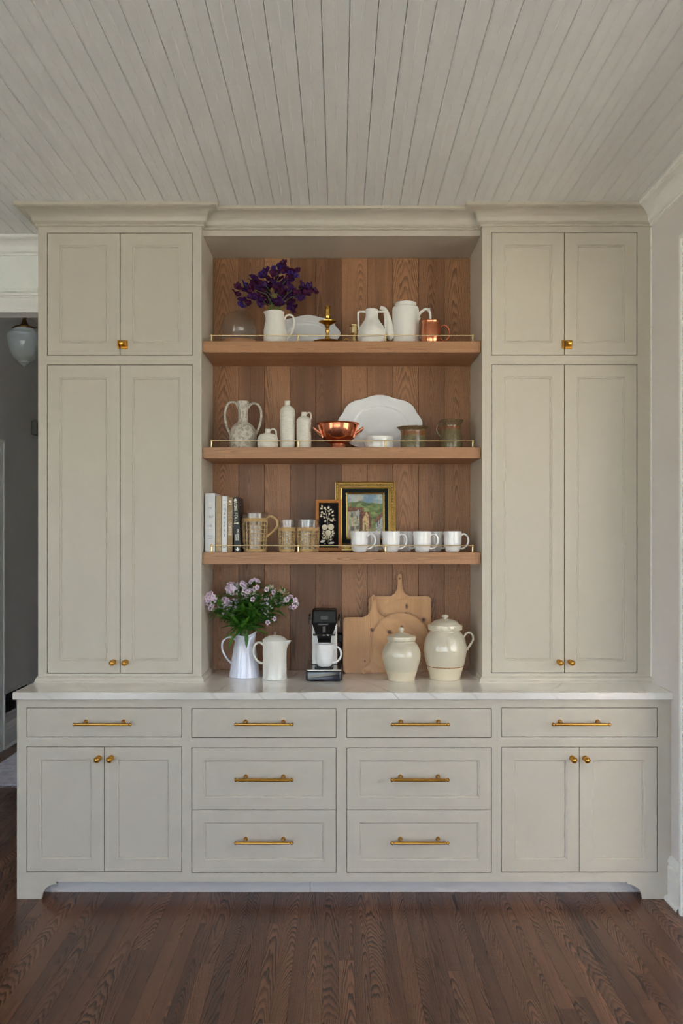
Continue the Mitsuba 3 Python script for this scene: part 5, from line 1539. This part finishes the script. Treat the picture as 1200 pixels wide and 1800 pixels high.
def crock(label, cx, cy, base_, glaze, lid, knob, line, rust, handle):
    t = thing('crock', label, 'crock')
    full = spline(base_ + glaze, 7)
    lo = [tuple(q) for q in full if q[1] <= line + 1e-9]
    up = [tuple(q) for q in full if q[1] > line]
    part(t, 'foot', put(lathe([(0, 0)] + lo + [(lo[-1][0] + 0.0002, line)] + [(0, line)], 64), cx, cy, ZT), M['raw_clay'], smooth=45, label='unglazed clay lower part')
    part(t, 'body', put(vessel([(lo[-1][0] + 0.0008, line + 0.0004)] + [(r + 0.0006, z) for r, z in up], 0.006, 64), cx, cy, ZT), M['glaze'], smooth=45, label='cream glazed body')
    if rust:
        part(t, 'rust_line', put(lathe([(lo[-1][0] + 0.0004, line - 0.0016), (lo[-1][0] + 0.0016, line - 0.0005), (lo[-1][0] + 0.0017, line + 0.0014), (lo[-1][0] + 0.0006, line + 0.0022)], 64), cx, cy, ZT), M['rust_line'], smooth=45, label='brown line at the edge of the glaze')
    l = part(t, 'lid', put(lathe(lid, 64), cx, cy, ZT), M['glaze'], smooth=40)
    part(l, 'knob', put(lathe(knob, 32), cx, cy, ZT), M['glaze'], smooth=40)
    if handle:
        part(t, 'handle', put(tube(spline(handle, 7), 0.0052, 12, 1.4), cx, cy, ZT), M['glaze'], smooth=50)
    return t


zl = 0.1905
crock('small cream glazed crock with a lid and round knob, in front of the round board', at(705.3, 0, 4.07)[0], 4.07, [(0.060, 0.0), (0.0625, 0.002), (0.0650, 0.015), (0.0745, 0.047)],
      [(0.0840, 0.080), (0.0895, 0.105), (0.0905, 0.122), (0.0875, 0.142), (0.0780, 0.165), (0.0655, 0.180), (0.0630, 0.186)],
      [(0, zl - 0.003), (0.055, zl - 0.003), (0.0640, zl - 0.0030), (0.0690, zl), (0.0693, zl + 0.016), (0.0680, zl + 0.019), (0.0640, zl + 0.0185), (0.0600, zl + 0.0165), (0.0520, zl + 0.0205), (0.030, zl + 0.0310), (0.012, zl + 0.0355), (0, zl + 0.036)],
      [(0, zl + 0.0355), (0.0075, zl + 0.0355), (0.0065, zl + 0.0385), (0.0115, zl + 0.0445), (0.0135, zl + 0.0505), (0.0110, zl + 0.0580), (0.0050, zl + 0.0615), (0, zl + 0.0620)], 0.047, False, None)
zl = 0.2370
crock('large cream glazed crock with a lid and a side handle on the worktop', at(782, 0, 4.1)[0], 4.10, [(0.069, 0.0), (0.0720, 0.002), (0.0745, 0.015), (0.0880, 0.064)],
      [(0.0965, 0.100), (0.1015, 0.128), (0.1025, 0.148), (0.0985, 0.175), (0.0880, 0.205), (0.0735, 0.226), (0.0705, 0.233)],
      [(0, zl - 0.003), (0.062, zl - 0.003), (0.0740, zl - 0.0030), (0.0815, zl), (0.0822, zl + 0.020), (0.0805, zl + 0.0235), (0.0755, zl + 0.0230), (0.0710, zl + 0.0210), (0.0690, zl + 0.0260), (0.0560, zl + 0.0400), (0.0320, zl + 0.0490), (0.014, zl + 0.0515), (0, zl + 0.0515)],
      [(0, zl + 0.0510), (0.0090, zl + 0.0510), (0.0085, zl + 0.0550), (0.0150, zl + 0.0585), (0.0168, zl + 0.0640), (0.0150, zl + 0.0700), (0.0080, zl + 0.0730), (0, zl + 0.0733)], 0.064, True,
      [(0.084, -0.02, 0.196), (0.096, -0.022, 0.218), (0.113, -0.024, 0.225), (0.128, -0.025, 0.212), (0.130, -0.025, 0.190), (0.118, -0.024, 0.168), (0.108, -0.022, 0.152), (0.104, -0.02, 0.140)])

# ================================================================== in the hall
LX, LY = at(43.0, 0, 5.9)[0], 5.9
zt = EYE - (578 - 944.5) / (FOC / 5.9)
t = thing('ceiling_lamp', 'white glass acorn lamp with a bronze fitter hanging in the dark hall', 'lamp')
sc = 1 / (FOC / 5.9)
g_ = spline([(0.0001, -67 * sc), (2.5 * sc, -66 * sc), (4.5 * sc, -63.5 * sc), (9.5 * sc, -60.0 * sc), (10.5 * sc, -57.5 * sc), (19 * sc, -50 * sc), (26 * sc, -34 * sc), (29 * sc, -15 * sc), (27 * sc, -8.5 * sc), (20 * sc, -6.5 * sc), (18.5 * sc, -2 * sc), (17.5 * sc, 0)], 6)
part(t, 'globe', put(lathe(g_, 48), LX, LY, zt), M['opal'], smooth=40, label='white opal glass globe')
part(t, 'fitter', put(lathe([(0, -2 * sc), (17.8 * sc, -2 * sc), (18.2 * sc, 1.5 * sc), (16 * sc, 3.2 * sc), (11 * sc, 4.5 * sc), (8.0 * sc, 6 * sc), (5.2 * sc, 10 * sc), (3.2 * sc, 16 * sc), (3.0 * sc, 18.5 * sc), (4.2 * sc, 19.5 * sc), (4.2 * sc, 21 * sc), (2.2 * sc, 22 * sc), (2.2 * sc, (3.37 - zt)), (8 * sc, 3.372 - zt), (9 * sc, 3.3995 - zt), (0, 3.3995 - zt)], 32), LX, LY, zt),
     M['bronze'], smooth=35, label='bronze fitter and stem')
part(t, 'thumbscrew', put(cat(tube([(0.017 / 1 * 1, 0, 0.002), (0.085, -0.02, 0.002)], 0.003, 8), sphere(0.006, 0.087, -0.0206, 0.002, 1), sphere(0.006, -0.07, -0.03, 0.002, 1)), LX, LY, zt), M['bronze'], smooth=40)

t = thing('wall_vent', 'dark return air grille set low in the hall wall', 'vent')
y0, y1, z0, z1 = 6.44, 6.95, 0.235, 0.425
fr = sbox(y0, z0, y1, z1).difference(sbox(y0 + 0.025, z0 + 0.022, (y0 + y1) / 2 - 0.006, z1 - 0.022)).difference(sbox((y0 + y1) / 2 + 0.006, z0 + 0.022, y1 - 0.025, z1 - 0.022))
fm = plate(fr, 0, 0.006)
v = np.asarray(fm.vertices)
part(t, 'frame', tm(np.c_[HX + 0.0005 + v[:, 1], v[:, 0], v[:, 2]], fm.faces), M['hall'], label='grey frame')
part(t, 'backing', bx(HX + 0.0003, HX + 0.0012, y0 + 0.02, y1 - 0.02, z0 + 0.02, z1 - 0.02), M['dark'])
for q in range(12):
    z = z0 + 0.028 + q * (z1 - z0 - 0.056) / 11
    part(t, 'slat', rot(bx(-0.0008, 0.0008, y0 + 0.024, y1 - 0.024, -0.005, 0.005), [0, 1, 0], 35).apply_translation([HX + 0.0042, 0, z]), M['dark'])
t = thing('door_chime', 'small dark box high on the hall wall behind the tall cupboard', 'chime')
part(t, 'box', bx(HX + 0.0005, HX + 0.045, 7.02, 7.22, 2.44, 2.555, 0.006), mat('chime', paint(lin(122, 120, 112), 0.5, 0.3)))


def rug_tex(p, n, uv):
    k = fbm(p.x * 26, p.y * 26, 3.0, 4)
    c = mix(lin(208, 206, 220), lin(232, 230, 238), smoothstep(0.35, 0.65, k))
    return mix(c, lin(184, 182, 200), smoothstep(0.55, 0.75, noise(p.x * 120, p.y * 300)) * 0.5)


mat('rug', tex(rug_tex, 0.9, 0.1, sheen=0.3))
t = thing('runner_rug', 'pale lavender grey runner rug on the hall floor', 'rug')
part(t, 'pile', bx(-2.378, -1.42, 5.47, 8.4, 0.0003, 0.010, 0.003), M['rug'])
fr_ng = random.Random(3)
part(t, 'fringe', cat(*[tube([(x, 5.472, 0.006), (x + fr_ng.uniform(-0.003, 0.003), 5.450, 0.0030), (x + fr_ng.uniform(-0.006, 0.006), 5.430, 0.0020)], 0.0016, 4) for x in np.arange(-2.372, -1.43, 0.011)]), M['rug'], kind='stuff', label='short pale fringe')
